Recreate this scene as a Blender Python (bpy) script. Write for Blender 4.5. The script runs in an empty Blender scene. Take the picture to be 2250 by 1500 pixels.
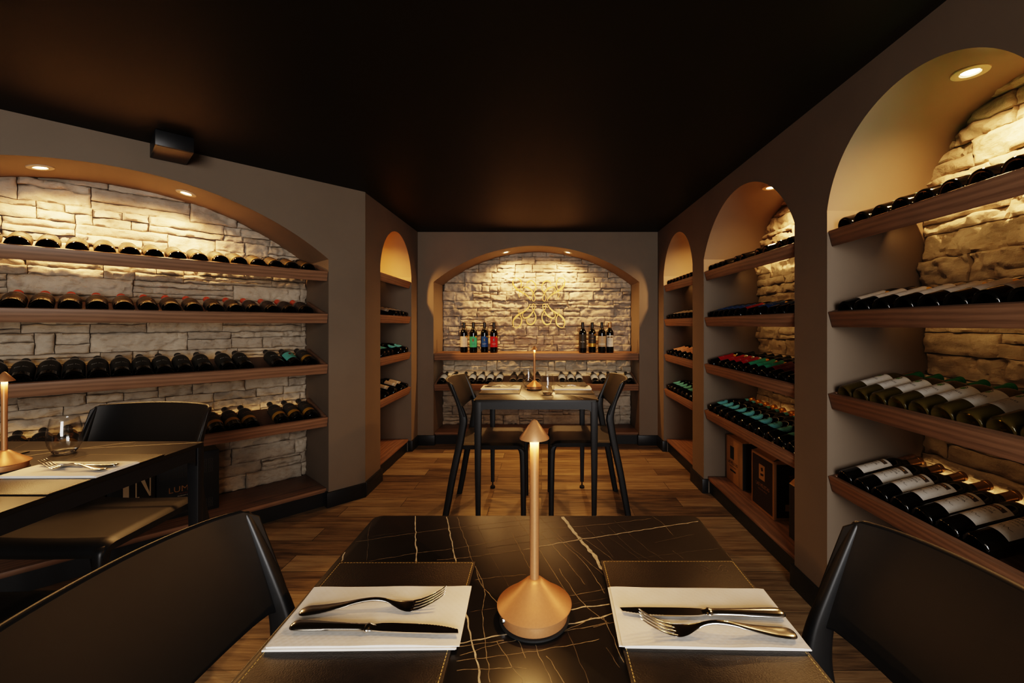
import bpy, bmesh, math, random
from mathutils import Vector, Matrix, noise
R = math.radians
random.seed(7)
SC = bpy.context.scene
COL = SC.collection
EYE, HC = 1.157, 2.055

# ------------------------------------------------------------------ materials
def new_mat(name):
    m = bpy.data.materials.new(name); m.use_nodes = True
    nt = m.node_tree; b = nt.nodes['Principled BSDF']
    return m, nt, b
def ramp(nt, fac, stops):
    r = nt.nodes.new('ShaderNodeValToRGB'); e = r.color_ramp.elements
    e[0].position, e[0].color = stops[0][0], (*stops[0][1], 1)
    e[1].position, e[1].color = stops[1][0], (*stops[1][1], 1)
    for p, c in stops[2:]:
        k = e.new(p); k.color = (*c, 1)
    nt.links.new(fac, r.inputs[0]); return r.outputs[0]
def coords(nt, scale=(1, 1, 1), kind='Object', rot=(0, 0, 0)):
    t = nt.nodes.new('ShaderNodeTexCoord'); m = nt.nodes.new('ShaderNodeMapping')
    m.inputs['Scale'].default_value = scale; m.inputs['Rotation'].default_value = rot
    nt.links.new(t.outputs[kind], m.inputs[0]); return m.outputs[0]
def noise_tex(nt, vec, scale, detail=4, rough=.55, dist=0):
    n = nt.nodes.new('ShaderNodeTexNoise'); n.inputs['Scale'].default_value = scale
    n.inputs['Detail'].default_value = detail; n.inputs['Roughness'].default_value = rough
    n.inputs['Distortion'].default_value = dist
    nt.links.new(vec, n.inputs['Vector']); return n.outputs['Fac']
def bump(nt, b, h, strength=.3, dist=.01):
    k = nt.nodes.new('ShaderNodeBump'); k.inputs['Strength'].default_value = strength
    k.inputs['Distance'].default_value = dist
    nt.links.new(h, k.inputs['Height']); nt.links.new(k.outputs[0], b.inputs['Normal'])
def sc3(c, f): return tuple(max(0, min(1, x * f)) for x in c)
def plain(name, c, rough=.5, metal=0, spec=.5, var=.12, scale=30, bmp=0, bscale=200, coat=0, emit=0, ecol=None):
    m, nt, b = new_mat(name)
    v = coords(nt); f = noise_tex(nt, v, scale)
    nt.links.new(ramp(nt, f, [(.3, sc3(c, 1 - var)), (.7, sc3(c, 1 + var))]), b.inputs['Base Color'])
    b.inputs['Roughness'].default_value = rough; b.inputs['Metallic'].default_value = metal
    b.inputs['Specular IOR Level'].default_value = spec; b.inputs['Coat Weight'].default_value = coat
    if bmp: bump(nt, b, noise_tex(nt, v, bscale, 3), bmp, .002)
    if emit:
        b.inputs['Emission Color'].default_value = (*(ecol or c), 1); b.inputs['Emission Strength'].default_value = emit
    return m
def wood(name, c, rough=.45):
    m, nt, b = new_mat(name)
    v = coords(nt, (1.1, 9, 9))
    big = noise_tex(nt, v, 1.6, 2, .4)
    w = nt.nodes.new('ShaderNodeTexWave'); w.wave_type = 'RINGS'; w.rings_direction = 'X'
    w.inputs['Scale'].default_value = 1.5; w.inputs['Distortion'].default_value = 9
    w.inputs['Detail'].default_value = 3; w.inputs['Detail Scale'].default_value = .9
    nt.links.new(v, w.inputs['Vector'])
    fine = noise_tex(nt, coords(nt, (6, 160, 160)), 1.5, 4, .6)
    mx = nt.nodes.new('ShaderNodeMath'); mx.operation = 'MULTIPLY_ADD'
    nt.links.new(w.outputs['Fac'], mx.inputs[0]); mx.inputs[1].default_value = .28
    mm = nt.nodes.new('ShaderNodeMath'); mm.operation = 'MULTIPLY_ADD'
    nt.links.new(fine, mm.inputs[0]); mm.inputs[1].default_value = .62
    m2 = nt.nodes.new('ShaderNodeMath'); m2.operation = 'MULTIPLY'; nt.links.new(big, m2.inputs[0]); m2.inputs[1].default_value = .25
    nt.links.new(m2.outputs[0], mm.inputs[2]); nt.links.new(mm.outputs[0], mx.inputs[2])
    nt.links.new(ramp(nt, mx.outputs[0], [(.25, sc3(c, .60)), (.78, sc3(c, 1.25))]), b.inputs['Base Color'])
    b.inputs['Roughness'].default_value = rough; b.inputs['Specular IOR Level'].default_value = .35
    bump(nt, b, fine, .15, .002)
    return m

M = {}
M['paint'] = plain('taupe_paint', (.178, .138, .102), .62, spec=.3, var=.05, scale=3, bmp=.04, bscale=260)
M['ceil'] = plain('dark_ceiling_paint', (.018, .0118, .006), .55, spec=.16, var=.08, scale=2)
M['black'] = plain('black_baseboard', (.009, .008, .008), .45, var=.2)
M['wood'] = wood('walnut_veneer', (.225, .130, .078))
M['wood_dark'] = wood('walnut_board', (.15, .075, .04))
M['plastic'] = plain('charcoal_plastic', (.0072, .0072, .0078), .44, spec=.5, var=.1, scale=60, bmp=.05, bscale=900)
M['metal_black'] = plain('black_powder_coat', (.008, .008, .009), .42, var=.15, scale=80)
M['glass_dark'] = plain('dark_bottle_glass', (.0035, .003, .002), .06, spec=.6, var=.3, coat=.0)
M['bronze'] = plain('bronze_lacquer', (.40, .195, .085), .40, metal=.35, var=.05, scale=300, bmp=.04, bscale=1200)
M['steel'] = plain('polished_steel', (.72, .70, .67), .16, metal=1, var=.04)
M['chrome'] = plain('chrome_button', (.8, .8, .8), .1, metal=1, var=.02)
M['rubber'] = plain('black_rubber', (.006, .006, .006), .7)
M['gold'] = plain('brushed_gold', (.60, .31, .06), .36, metal=.6, var=.06, scale=50)
M['leather'] = plain('dark_leather', (.014, .0098, .007), .42, var=.25, scale=90, bmp=.25, bscale=500)
M['stitch'] = plain('gold_thread', (.50, .36, .13), .6, var=.1)
M['deboss'] = plain('pressed_leather', (.040, .029, .021), .45, var=.1)
M['trim'] = plain('cream_trim', (.62, .50, .36), .4, var=.03)
M['lens'] = plain('lit_lens', (1, .85, .6), .4, emit=26, ecol=(1, .74, .40))
M['led'] = plain('lit_lamp_ring', (1, .8, .5), .4, emit=14, ecol=(1, .62, .22))
M['vein'] = plain('pale_marble_vein', (.44, .36, .25), .4, var=.3, scale=150)
M['vein2'] = plain('faint_marble_vein', (.22, .17, .105), .4, var=.4, scale=150)
M['vein3'] = plain('hairline_marble_vein', (.085, .066, .043), .4, var=.4, scale=150)
def lab(n, c, rough=.55, metal=0): M[n] = plain('label_' + n, c, rough, metal=metal, var=.04, scale=120)
for n, c in dict(white=(.62, .58, .52), cream=(.66, .56, .45), green=(.05, .36, .22), blue=(.018, .085, .28), red=(.42, .012, .016), dred=(.20, .015, .018),
                 mint=(.16, .52, .42), taupe=(.34, .27, .20), grey=(.58, .55, .50), brown=(.085, .058, .042), tan=(.13, .085, .045), matte=(.030, .026, .018), lumab=(.055, .045, .035), umber=(.060, .040, .020),
                 turq=(.14, .46, .50), peach=(.72, .42, .27), ink=(.012, .010, .010), gtext=(.45, .42, .36), wtext=(.75, .75, .72), rust=(.30, .06, .022), teal=(.02, .25, .30),
                 kraft=(.36, .20, .075), maroon=(.022, .007, .007), cartonb=(.008, .008, .009), stripe=(.16, .12, .08), leaf=(.10, .24, .05)).items(): lab(n, c)
lab('goldband', (.60, .33, .05), .4, .4); lab('goldline', (.75, .48, .16), .3, .6); lab('medal', (.70, .36, .03), .35, .4)
lab('luma', (.42, .24, .09), .4, .3)
M['cap_black'] = plain('black_capsule', (.012, .011, .010), .32, var=.2)
M['cap_red'] = plain('orange_red_capsule', (.62, .07, .012), .28, var=.1)
M['cap_copper'] = plain('copper_capsule', (.40, .25, .12), .28, metal=.75, var=.15)
M['cap_green'] = plain('green_capsule', (.006, .13, .045), .25, var=.1)
M['cap_gold'] = plain('gold_foil', (.70, .34, .08), .3, metal=.7, var=.2)
M['paper'] = None

def glass_mats():
    m = bpy.data.materials.new('clear_glass_wall'); m.use_nodes = True; nt = m.node_tree; nt.nodes.clear()
    o = nt.nodes.new('ShaderNodeOutputMaterial'); mix = nt.nodes.new('ShaderNodeMixShader')
    t = nt.nodes.new('ShaderNodeBsdfTransparent'); g = nt.nodes.new('ShaderNodeBsdfGlossy')
    t.inputs[0].default_value = (.97, .97, .965, 1); g.inputs['Roughness'].default_value = .02
    lw = nt.nodes.new('ShaderNodeLayerWeight'); lw.inputs[0].default_value = .5
    pw = nt.nodes.new('ShaderNodeMath'); pw.operation = 'POWER'; nt.links.new(lw.outputs['Facing'], pw.inputs[0]); pw.inputs[1].default_value = 2.8
    ms = nt.nodes.new('ShaderNodeMath'); ms.operation = 'MULTIPLY_ADD'; nt.links.new(pw.outputs[0], ms.inputs[0]); ms.inputs[1].default_value = .55; ms.inputs[2].default_value = .04
    f = noise_tex(nt, coords(nt), 40)
    ad = nt.nodes.new('ShaderNodeMath'); ad.operation = 'MULTIPLY_ADD'; ad.inputs[1].default_value = .01
    nt.links.new(f, ad.inputs[0]); nt.links.new(ms.outputs[0], ad.inputs[2])
    nt.links.new(ad.outputs[0], mix.inputs[0]); nt.links.new(t.outputs[0], mix.inputs[1]); nt.links.new(g.outputs[0], mix.inputs[2])
    nt.links.new(mix.outputs[0], o.inputs[0]); M['glass'] = m
    m, nt, b = new_mat('thick_clear_glass')
    b.inputs['Transmission Weight'].default_value = 1; b.inputs['Roughness'].default_value = .02; b.inputs['IOR'].default_value = 1.45
    nt.links.new(ramp(nt, noise_tex(nt, coords(nt), 20), [(.3, (.96, .96, .95)), (.7, (1, 1, 1))]), b.inputs['Base Color']); M['glass_base'] = m
    m, nt, b = new_mat('pale_olive_bottle_glass')
    b.inputs['Transmission Weight'].default_value = .82; b.inputs['Roughness'].default_value = .04; b.inputs['IOR'].default_value = 1.36
    nt.links.new(ramp(nt, noise_tex(nt, coords(nt), 15), [(.3, (.30, .20, .04)), (.7, (.40, .28, .065))]), b.inputs['Base Color']); M['glass_olive'] = m
glass_mats()
def stone_mat():
    m, nt, b = new_mat('pale_ledge_stone')
    v = coords(nt); geo = nt.nodes.new('ShaderNodeNewGeometry')
    n1 = noise_tex(nt, v, 7, 5, .6, .4); n2 = noise_tex(nt, v, 60, 4, .65); n3 = noise_tex(nt, coords(nt, (1, 1, 3)), 16, 6, .7, 1.2)
    base = ramp(nt, n1, [(.3, (.40, .34, .275)), (.72, (.57, .50, .415))])
    isl = ramp(nt, geo.outputs['Random Per Island'], [(0, (.74, .72, .70)), (1, (1.0, .98, .95))])
    mx = nt.nodes.new('ShaderNodeMix'); mx.data_type = 'RGBA'; mx.blend_type = 'MULTIPLY'; mx.inputs[0].default_value = 1
    nt.links.new(base, mx.inputs[6]); nt.links.new(isl, mx.inputs[7])
    st = ramp(nt, n3, [(.52, (1, 1, 1)), (.74, (.62, .52, .43))])
    m2 = nt.nodes.new('ShaderNodeMix'); m2.data_type = 'RGBA'; m2.blend_type = 'MULTIPLY'; m2.inputs[0].default_value = .8
    nt.links.new(mx.outputs[2], m2.inputs[6]); nt.links.new(st, m2.inputs[7]); nt.links.new(m2.outputs[2], b.inputs['Base Color'])
    b.inputs['Roughness'].default_value = .85; b.inputs['Specular IOR Level'].default_value = .2
    ad = nt.nodes.new('ShaderNodeMath'); ad.operation = 'ADD'; nt.links.new(n2, ad.inputs[0]); nt.links.new(n3, ad.inputs[1])
    bump(nt, b, ad.outputs[0], .55, .006); M['stone'] = m
stone_mat()
def floor_mat():
    m, nt, b = new_mat('weathered_plank_tile')
    v = coords(nt)
    br = nt.nodes.new('ShaderNodeTexBrick'); br.inputs['Scale'].default_value = 1
    br.inputs['Brick Width'].default_value = .90; br.inputs['Row Height'].default_value = .145; br.inputs['Mortar Size'].default_value = .0014
    br.inputs['Bias'].default_value = 0; br.offset = .37
    br.inputs['Color1'].default_value = (.06, .06, .06, 1); br.inputs['Color2'].default_value = (.95, .95, .95, 1); br.inputs['Mortar'].default_value = (.4, .4, .4, 1)
    nt.links.new(v, br.inputs['Vector'])
    # every plank gets its own stretch of grain
    sep = nt.nodes.new('ShaderNodeVectorMath'); sep.operation = 'MULTIPLY_ADD'; sep.inputs[1].default_value = (3.1, 5.7, 0)
    nt.links.new(br.outputs['Color'], sep.inputs[0]); 
    mp = coords(nt, (1.3, 15, 1)); nt.links.new(mp, sep.inputs[2])
    g1 = noise_tex(nt, sep.outputs[0], 2.4, 6, .66, .3); g2 = noise_tex(nt, coords(nt, (7, 130, 1)), 1.3, 4, .6); g3 = noise_tex(nt, coords(nt, (1.2, 5, 1)), 1.7, 3, .5)
    a = nt.nodes.new('ShaderNodeMath'); a.operation = 'MULTIPLY_ADD'; nt.links.new(g1, a.inputs[0]); a.inputs[1].default_value = .75
    a2 = nt.nodes.new('ShaderNodeMath'); a2.operation = 'MULTIPLY_ADD'; nt.links.new(br.outputs['Color'], a2.inputs[0]); a2.inputs[1].default_value = .30
    a3 = nt.nodes.new('ShaderNodeMath'); a3.operation = 'MULTIPLY_ADD'; nt.links.new(g2, a3.inputs[0]); a3.inputs[1].default_value = .22
    a4 = nt.nodes.new('ShaderNodeMath'); a4.operation = 'MULTIPLY'; nt.links.new(g3, a4.inputs[0]); a4.inputs[1].default_value = .3
    nt.links.new(a4.outputs[0], a3.inputs[2]); nt.links.new(a3.outputs[0], a2.inputs[2]); nt.links.new(a2.outputs[0], a.inputs[2])
    col = ramp(nt, a.outputs[0], [(.44, (.022, .016, .012)), (.98, (.32, .24, .14)), (.62, (.095, .064, .038)), (.78, (.20, .138, .077))])
    mm = nt.nodes.new('ShaderNodeMix'); mm.data_type = 'RGBA'; nt.links.new(br.outputs['Fac'], mm.inputs[0])
    nt.links.new(col, mm.inputs[6]); mm.inputs[7].default_value = (.018, .013, .009, 1); nt.links.new(mm.outputs[2], b.inputs['Base Color'])
    b.inputs['Roughness'].default_value = .46; b.inputs['Specular IOR Level'].default_value = .4
    bump(nt, b, g2, .2, .003); M['floor'] = m
floor_mat()
def table_mat():
    m, nt, b = new_mat('black_veined_ceramic')
    f = noise_tex(nt, coords(nt), 9, 6, .7, .6)
    nt.links.new(ramp(nt, f, [(.35, (.006, .0045, .0035)), (.75, (.012, .0095, .007))]), b.inputs['Base Color'])
    b.inputs['Roughness'].default_value = .34; b.inputs['Specular IOR Level'].default_value = .62
    bump(nt, b, noise_tex(nt, coords(nt), 700, 2), .04, .001); M['ceramic'] = m
table_mat()
def paper_mat():
    m, nt, b = new_mat('white_paper_napkin')
    v = coords(nt, (1, 1, 1), 'Object', (0, 0, R(45)))
    w1 = nt.nodes.new('ShaderNodeTexWave'); w1.inputs['Scale'].default_value = 45; nt.links.new(v, w1.inputs['Vector'])
    w2 = nt.nodes.new('ShaderNodeTexWave'); w2.inputs['Scale'].default_value = 45; w2.bands_direction = 'Y'; nt.links.new(v, w2.inputs['Vector'])
    mx = nt.nodes.new('ShaderNodeMath'); mx.operation = 'MAXIMUM'; nt.links.new(w1.outputs['Fac'], mx.inputs[0]); nt.links.new(w2.outputs['Fac'], mx.inputs[1])
    nt.links.new(ramp(nt, noise_tex(nt, coords(nt), 25), [(.3, (.70, .66, .60)), (.7, (.76, .73, .68))]), b.inputs['Base Color'])
    b.inputs['Roughness'].default_value = .8; bump(nt, b, mx.outputs[0], .10, .001); M['paper'] = m
paper_mat()

# ------------------------------------------------------------------ mesh helper
class MB:
    def __init__(s): s.v = []; s.f = []; s.mi = []
    def add(s, vs, fs, mi=0, T=None):
        n = len(s.v)
        for p in vs:
            p = Vector(p); s.v.append(T @ p if T else p)
        for f in fs: s.f.append(tuple(i + n for i in f)); s.mi.append(mi)
    def box(s, x0, x1, y0, y1, z0, z1, bev=0, mi=0, T=None, seg=2):
        if not bev:
            vs = [(x, y, z) for x in (x0, x1) for y in (y0, y1) for z in (z0, z1)]
            s.add(vs, [(0, 1, 3, 2), (4, 6, 7, 5), (0, 4, 5, 1), (2, 3, 7, 6), (0, 2, 6, 4), (1, 5, 7, 3)], mi, T); return
        bm = bmesh.new(); bmesh.ops.create_cube(bm, size=1)
        for v in bm.verts:
            v.co = Vector(((x0 + x1) / 2 + v.co.x * (x1 - x0), (y0 + y1) / 2 + v.co.y * (y1 - y0), (z0 + z1) / 2 + v.co.z * (z1 - z0)))
        bmesh.ops.bevel(bm, geom=bm.edges[:], offset=bev, segments=seg, profile=.5, affect='EDGES')
        bm.verts.index_update(); s.add([v.co.copy() for v in bm.verts], [[v.index for v in f.verts] for f in bm.faces], mi, T); bm.free()
    def lathe(s, prof, n=24, mi=0, T=None, close=False):
        vs = []; fs = []; idx = []
        for r, z in prof:
            if r < 1e-6: idx.append([len(vs)]); vs.append((0, 0, z))
            else:
                idx.append(list(range(len(vs), len(vs) + n)))
                vs += [(r * math.cos(2 * math.pi * k / n), r * math.sin(2 * math.pi * k / n), z) for k in range(n)]
        for a, b in zip(idx, idx[1:]):
            for k in range(n):
                k2 = (k + 1) % n
                if len(a) == 1 and len(b) == 1: continue
                if len(a) == 1: fs.append((a[0], b[k2], b[k]))
                elif len(b) == 1: fs.append((a[k], a[k2], b[0]))
                else: fs.append((a[k], a[k2], b[k2], b[k]))
        s.add(vs, fs, mi, T)
    def grid(s, fn, nu, nv, mi=0, T=None):
        vs = [fn(i / nu, j / nv) for j in range(nv + 1) for i in range(nu + 1)]
        w = nu + 1
        s.add(vs, [(j * w + i, j * w + i + 1, (j + 1) * w + i + 1, (j + 1) * w + i) for j in range(nv) for i in range(nu)], mi, T)
    def loft(s, rings, mi=0, caps=True, T=None):
        n = len(rings[0]); vs = [p for r in rings for p in r]; fs = []
        for a in range(len(rings) - 1):
            for k in range(n):
                k2 = (k + 1) % n; fs.append((a * n + k, a * n + k2, (a + 1) * n + k2, (a + 1) * n + k))
        if caps: fs.append(tuple(range(n))[::-1]); fs.append(tuple((len(rings) - 1) * n + k for k in range(n)))
        s.add(vs, fs, mi, T)
    def prism(s, poly, h0, h1, mi=0, T=None):   # polygon in xy, extruded in z
        n = len(poly); vs = [(x, y, h0) for x, y in poly] + [(x, y, h1) for x, y in poly]
        fs = [tuple(range(n))[::-1], tuple(range(n, 2 * n))] + [(k, (k + 1) % n, n + (k + 1) % n, n + k) for k in range(n)]
        s.add(vs, fs, mi, T)
    def ribbon(s, pts, widths, mi=0, T=None, thick=0):  # flat strip in the xy plane along pts
        n = len(pts); L = []; Rr = []
        for i, p in enumerate(pts):
            a = Vector(pts[max(0, i - 1)]); b = Vector(pts[min(n - 1, i + 1)]); d = (b - a)
            if d.length < 1e-9: d = Vector((1, 0))
            d.normalize(); q = Vector((-d.y, d.x)) * widths[i] / 2; p = Vector(p)
            L.append(p + q); Rr.append(p - q)
        if not thick:
            s.add([(*q, 0) for q in L] + [(*q, 0) for q in Rr], [(n + i, n + i + 1, i + 1, i) for i in range(n - 1)], mi, T)
        else:
            s.loft([[(*L[i], 0), (*Rr[i], 0), (*Rr[i], thick), (*L[i], thick)] for i in range(n)], mi, True, T)
    def build(s, name, mats, parent=None, smooth=35, recalc=True):
        me = bpy.data.meshes.new(name); me.from_pydata([tuple(v) for v in s.v], [], s.f)
        if not isinstance(mats, (list, tuple)): mats = [mats]
        for m in mats: me.materials.append(M[m] if isinstance(m, str) else m)
        me.polygons.foreach_set('material_index', s.mi)
        if recalc:
            bm = bmesh.new(); bm.from_mesh(me); bmesh.ops.recalc_face_normals(bm, faces=bm.faces[:]); bm.to_mesh(me); bm.free()
        if smooth:
            me.polygons.foreach_set('use_smooth', [True] * len(me.polygons)); me.set_sharp_from_angle(angle=R(smooth))
        me.update(); o = bpy.data.objects.new(name, me); COL.objects.link(o)
        if parent: o.parent = parent
        return o
def tag(o, label, cat, group=None):
    o['label'] = label; o['category'] = cat
    if group: o['group'] = group
    return o
def empty(name, loc, rz=0, label=None, cat=None, group=None):
    o = bpy.data.objects.new(name, None); COL.objects.link(o); o.location = loc; o.rotation_euler = (0, 0, rz); o.empty_display_size = .05
    if label: tag(o, label, cat, group)
    return o
def struct(o): o['kind'] = 'structure'; return o
def copy_tree(o, parent=None):
    c = o.copy(); COL.objects.link(c)
    if parent is not None: c.parent = parent
    for ch in o.children: copy_tree(ch, c)
    return c
_tc = {}
def text_mesh(t):      # unit-height lettering, centred: (verts, faces)
    if t not in _tc:
        cu = bpy.data.curves.new('lettering', 'FONT'); cu.body = t; cu.size = 1; cu.align_x = 'CENTER'; cu.resolution_u = 2
        ob = bpy.data.objects.new('lettering', cu); COL.objects.link(ob)
        dg = bpy.context.evaluated_depsgraph_get(); me = bpy.data.meshes.new_from_object(ob.evaluated_get(dg))
        _tc[t] = ([tuple(v.co) for v in me.vertices], [tuple(p.vertices) for p in me.polygons])
        bpy.data.objects.remove(ob); bpy.data.curves.remove(cu); bpy.data.meshes.remove(me)
    return _tc[t]
def spline(pts, k=6):
    P = [Vector(p) for p in pts]; out = []
    for i in range(len(P) - 1):
        a, b, c, d = P[max(0, i - 1)], P[i], P[i + 1], P[min(len(P) - 1, i + 2)]
        for j in range(k):
            t = j / k
            out.append(.5 * ((2 * b) + (c - a) * t + (2 * a - 5 * b + 4 * c - d) * t * t + (3 * b - a - 3 * c + d) * t ** 3))
    out.append(P[-1]); return out
ORD = 'first second third fourth fifth sixth seventh eighth ninth tenth eleventh twelfth thirteenth fourteenth fifteenth sixteenth seventeenth eighteenth nineteenth twentieth'.split()

# ------------------------------------------------------------------ room shell
class Niche:
    def __init__(s, P, n, a, spring, apex, depth):
        s.P = Vector((*P, 0)); s.n = Vector((*n, 0)).normalized(); s.rz = math.atan2(-s.n.x, s.n.y)
        s.a, s.spring, s.apex, s.depth = a, spring, apex, depth
        h = apex - spring; s.r = (a * a + h * h) / (2 * h); s.zc = apex - s.r
        s.T = Matrix.Translation(s.P) @ Matrix.Rotation(s.rz, 4, 'Z')
    def arch(s, x): return s.zc + math.sqrt(max(0, s.r ** 2 - x * x))
LW = Niche((-2.0075, 2.0561), (-.7263, .6874), .952, 1.575, 1.907, .412)
LS = Niche((-1.195, 3.586), (-1, 0), .382, 1.595, 1.925, .385)
BK = Niche((-.05, 4.17), (0, 1), .992, 1.573, 1.922, .40)
R3 = Niche((1.12, 3.587), (1, 0), .380, 1.605, 1.922, .385)
R2 = Niche((1.12, 2.4505), (1, 0), .536, 1.61, 1.938, .385)
R1 = Niche((1.12, 1.311), (1, 0), .385, 1.605, 1.925, .385)

def wall(name, A, rz, length, niches, bname):
    """flat wall in its own frame (x along, y into the wall, z up) with arched recesses"""
    T = Matrix.Translation((*A, 0)) @ Matrix.Rotation(rz, 4, 'Z'); mb = MB()
    def q(*p): mb.add(p, [tuple(range(len(p)))], 0, T)
    segs = []; cur = 0
    for xc, n in niches:
        q((cur, 0, 0), (xc - n.a, 0, 0), (xc - n.a, 0, HC), (cur, 0, HC)); segs.append((cur, xc - n.a)); cur = xc + n.a
        N = 56; xs = [-n.a * math.cos(math.pi * i / N) for i in range(N + 1)]
        pts = [(x, n.arch(x)) for x in xs]; pts[0] = (-n.a, n.spring); pts[-1] = (n.a, n.spring)
        w = N + 1
        mb.add([(xc + x, 0, z) for x, z in pts] + [(xc + x, 0, HC) for x, z in pts], [(i, i + 1, w + i + 1, w + i) for i in range(N)], 0, T)
        mb.add([(xc + x, 0, z) for x, z in pts] + [(xc + x, n.depth + .03, z) for x, z in pts], [(i, i + 1, w + i + 1, w + i) for i in range(N)], 0, T)
        for sx in (-n.a, n.a): q((xc + sx, 0, 0), (xc + sx, n.depth + .03, 0), (xc + sx, n.depth + .03, n.spring), (xc + sx, 0, n.spring))
        q((xc - n.a - .05, n.depth + .03, 0), (xc + n.a + .05, n.depth + .03, 0), (xc + n.a + .05, n.depth + .03, HC), (xc - n.a - .05, n.depth + .03, HC))
    if cur < length: q((cur, 0, 0), (length, 0, 0), (length, 0, HC), (cur, 0, HC)); segs.append((cur, length))
    o = struct(mb.build(name, 'paint', None, 30))
    bb = MB()
    for i, (a, b) in enumerate(segs):
        a2 = a - (.013 if i > 0 else 0); b2 = b + (.013 if i < len(segs) - 1 or not niches else 0)
        bb.box(a2, b2, -.014, .028 if niches else 0, 0, .096, .002, 0, T)
    struct(bb.build(bname, 'black'))
    return o
def frame_rz(n): return math.atan2(-n[0], n[1])
C = Vector((-1.19, 2.92)); dL = Vector((-.6874, -.7263)).normalized()
e = C + dL * 3.0
w_left = wall('wall_left', e, LW.rz, 3.0, [(1.81, LW)], 'baseboard_left')
w_alc = wall('wall_alcove', (-1.195, 2.92), LS.rz, 1.25, [(.666, LS)], 'baseboard_alcove')
w_back = wall('wall_back', (-1.195, 4.17), 0, 2.315, [(1.145, BK)], 'baseboard_back')
w_right = wall('wall_right', (1.12, 4.17), R3.rz, 6.37, [(.583, R3), (1.7195, R2), (2.859, R1)], 'baseboard_right')
wall('wall_side', (e.x, -2.2), frame_rz((-1, 0)), e.y + 2.2, [], 'baseboard_side')
wall('wall_rear', (1.12, -2.2), frame_rz((0, -1)), 1.12 - e.x, [], 'baseboard_rear')
poly = [(1.135, 4.185), (-1.21, 4.185), (-1.21, 2.92), (e.x - .02, e.y), (e.x - .02, -2.22), (1.135, -2.22)]
mb = MB(); mb.add([(x, y, 0) for x, y in poly], [tuple(range(6))])
for n_ in (LW, LS, BK, R3, R2, R1):
    mb.add([(-n_.a, -.004, -.0008), (n_.a, -.004, -.0008), (n_.a, .45, -.0008), (-n_.a, .45, -.0008)], [(0, 1, 2, 3)], 0, n_.T)
struct(mb.build('floor', 'floor', None, 0))
mb = MB(); mb.add([(x, y, HC) for x, y in poly], [tuple(range(6))]); struct(mb.build('ceiling', 'ceil', None, 0))

# ------------------------------------------------------------------ ledge stone cladding
def cladding(nc, wall_obj, seed, res, base=None):
    rnd = random.Random(seed); base = nc.depth if base is None else base
    mb = MB(); x0, x1 = -nc.a + .001, nc.a - .001; z = .112; cells = []
    while z < nc.apex + .01:
        h = rnd.uniform(.075, .112); x = x0 - rnd.uniform(0, .2)
        while x < x1:
            w = rnd.uniform(.17, .46); k = rnd.random()
            if k < .30: cells.append((x, x + w, z, z + h))
            elif k < .72:
                m = rnd.uniform(.34, .66) * h
                for a, b in ((z, z + m), (z + m, z + h)):
                    if rnd.random() < .45:
                        c = x + w * rnd.uniform(.3, .7); cells.append((x, c, a, b)); cells.append((c, x + w, a, b))
                    else: cells.append((x, x + w, a, b))
            elif k < .88:
                c = x + w * rnd.uniform(.3, .6); m = rnd.uniform(.35, .65) * h
                cells += [(x, c, z, z + h), (c, x + w, z, z + m), (c, x + w, z + m, z + h)]
            else:
                a, b = h * rnd.uniform(.25, .38), h * rnd.uniform(.6, .75)
                cells += [(x, x + w, z, z + a), (x, x + w, z + a, z + b), (x, x + w, z + b, z + h)]
            x += w
        z += h
    for ci, (a, b, c, d) in enumerate(cells):
        a = max(a, x0); b = min(b, x1)
        if b - a < .02: continue
        if c > nc.arch(max(-nc.a, min(nc.a, max(-b, a, 0) if a > 0 else (-b if b < 0 else 0)))) + .015: continue
        g = .0013; nu = max(3, int((b - a) / res)); nv = max(3, int((d - c) / res))
        off = Vector((rnd.uniform(0, 50), rnd.uniform(0, 50), rnd.uniform(0, 50))); pr = rnd.uniform(-.003, .019); tz = rnd.uniform(-.10, .10); tx = rnd.uniform(-.03, .03)
        rug = rnd.uniform(.5, 1.25)
        def fn(u, v):
            px = a + g + (b - a - 2 * g) * u; pz = c + g + (d - c - 2 * g) * v
            q = Vector((px, pz, 0)) * 1
            nn = noise.fractal((q * 9) + off, 1.0, 2.0, 3) * .0095 + (abs(noise.noise(q * 21 + off)) - .25) * .017 + noise.noise(q * 70 + off) * .0034
            # flat chipped facets
            f = noise.noise(Vector((px * 13, pz * 20, 3)) + off); nn += (.006 if f > .12 else 0) - (.008 if f < -.25 else 0)
            du = min(u, 1 - u) * (b - a); dv = min(v, 1 - v) * (d - c); ed = min(du, dv)
            fall = max(0, 1 - ed / .009) ** 2 * .007
            y = base - .010 - pr - nn * rug + fall + tz * (v - .5) * (d - c) + tx * (u - .5) * (b - a)
            jx = noise.noise(Vector((px * 30, pz * 30, 9))) * .0034; jz = noise.noise(Vector((px * 16, pz * 16, 19))) * .0060
            y = min(max(y, base - .045), base + .008)
            return (max(x0, min(x1, px + jx)), y, pz + jz)
        n0 = len(mb.v); mb.grid(fn, nu, nv, 0, None)
        # skirt round the rim, back to the wall
        W = nu + 1; rim = [i for i in range(W)] + [j * W + nu for j in range(1, nv + 1)] + [nv * W + i for i in range(nu - 1, -1, -1)] + [j * W for j in range(nv - 1, 0, -1)]
        k = len(mb.v)
        for r_ in rim: p = mb.v[n0 + r_]; mb.v.append(Vector((p.x, base + .025, p.z)))
        L = len(rim)
        for i in range(L): mb.f.append((n0 + rim[i], n0 + rim[(i + 1) % L], k + (i + 1) % L, k + i)); mb.mi.append(0)
    mb.v = [nc.T @ p for p in mb.v]
    o = mb.build('stone_cladding', 'stone', wall_obj, 50, recalc=True); o['kind'] = 'structure'
    return o
cladding(LW, w_left, 11, .0085)
cladding(BK, w_back, 5, .0095)
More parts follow.
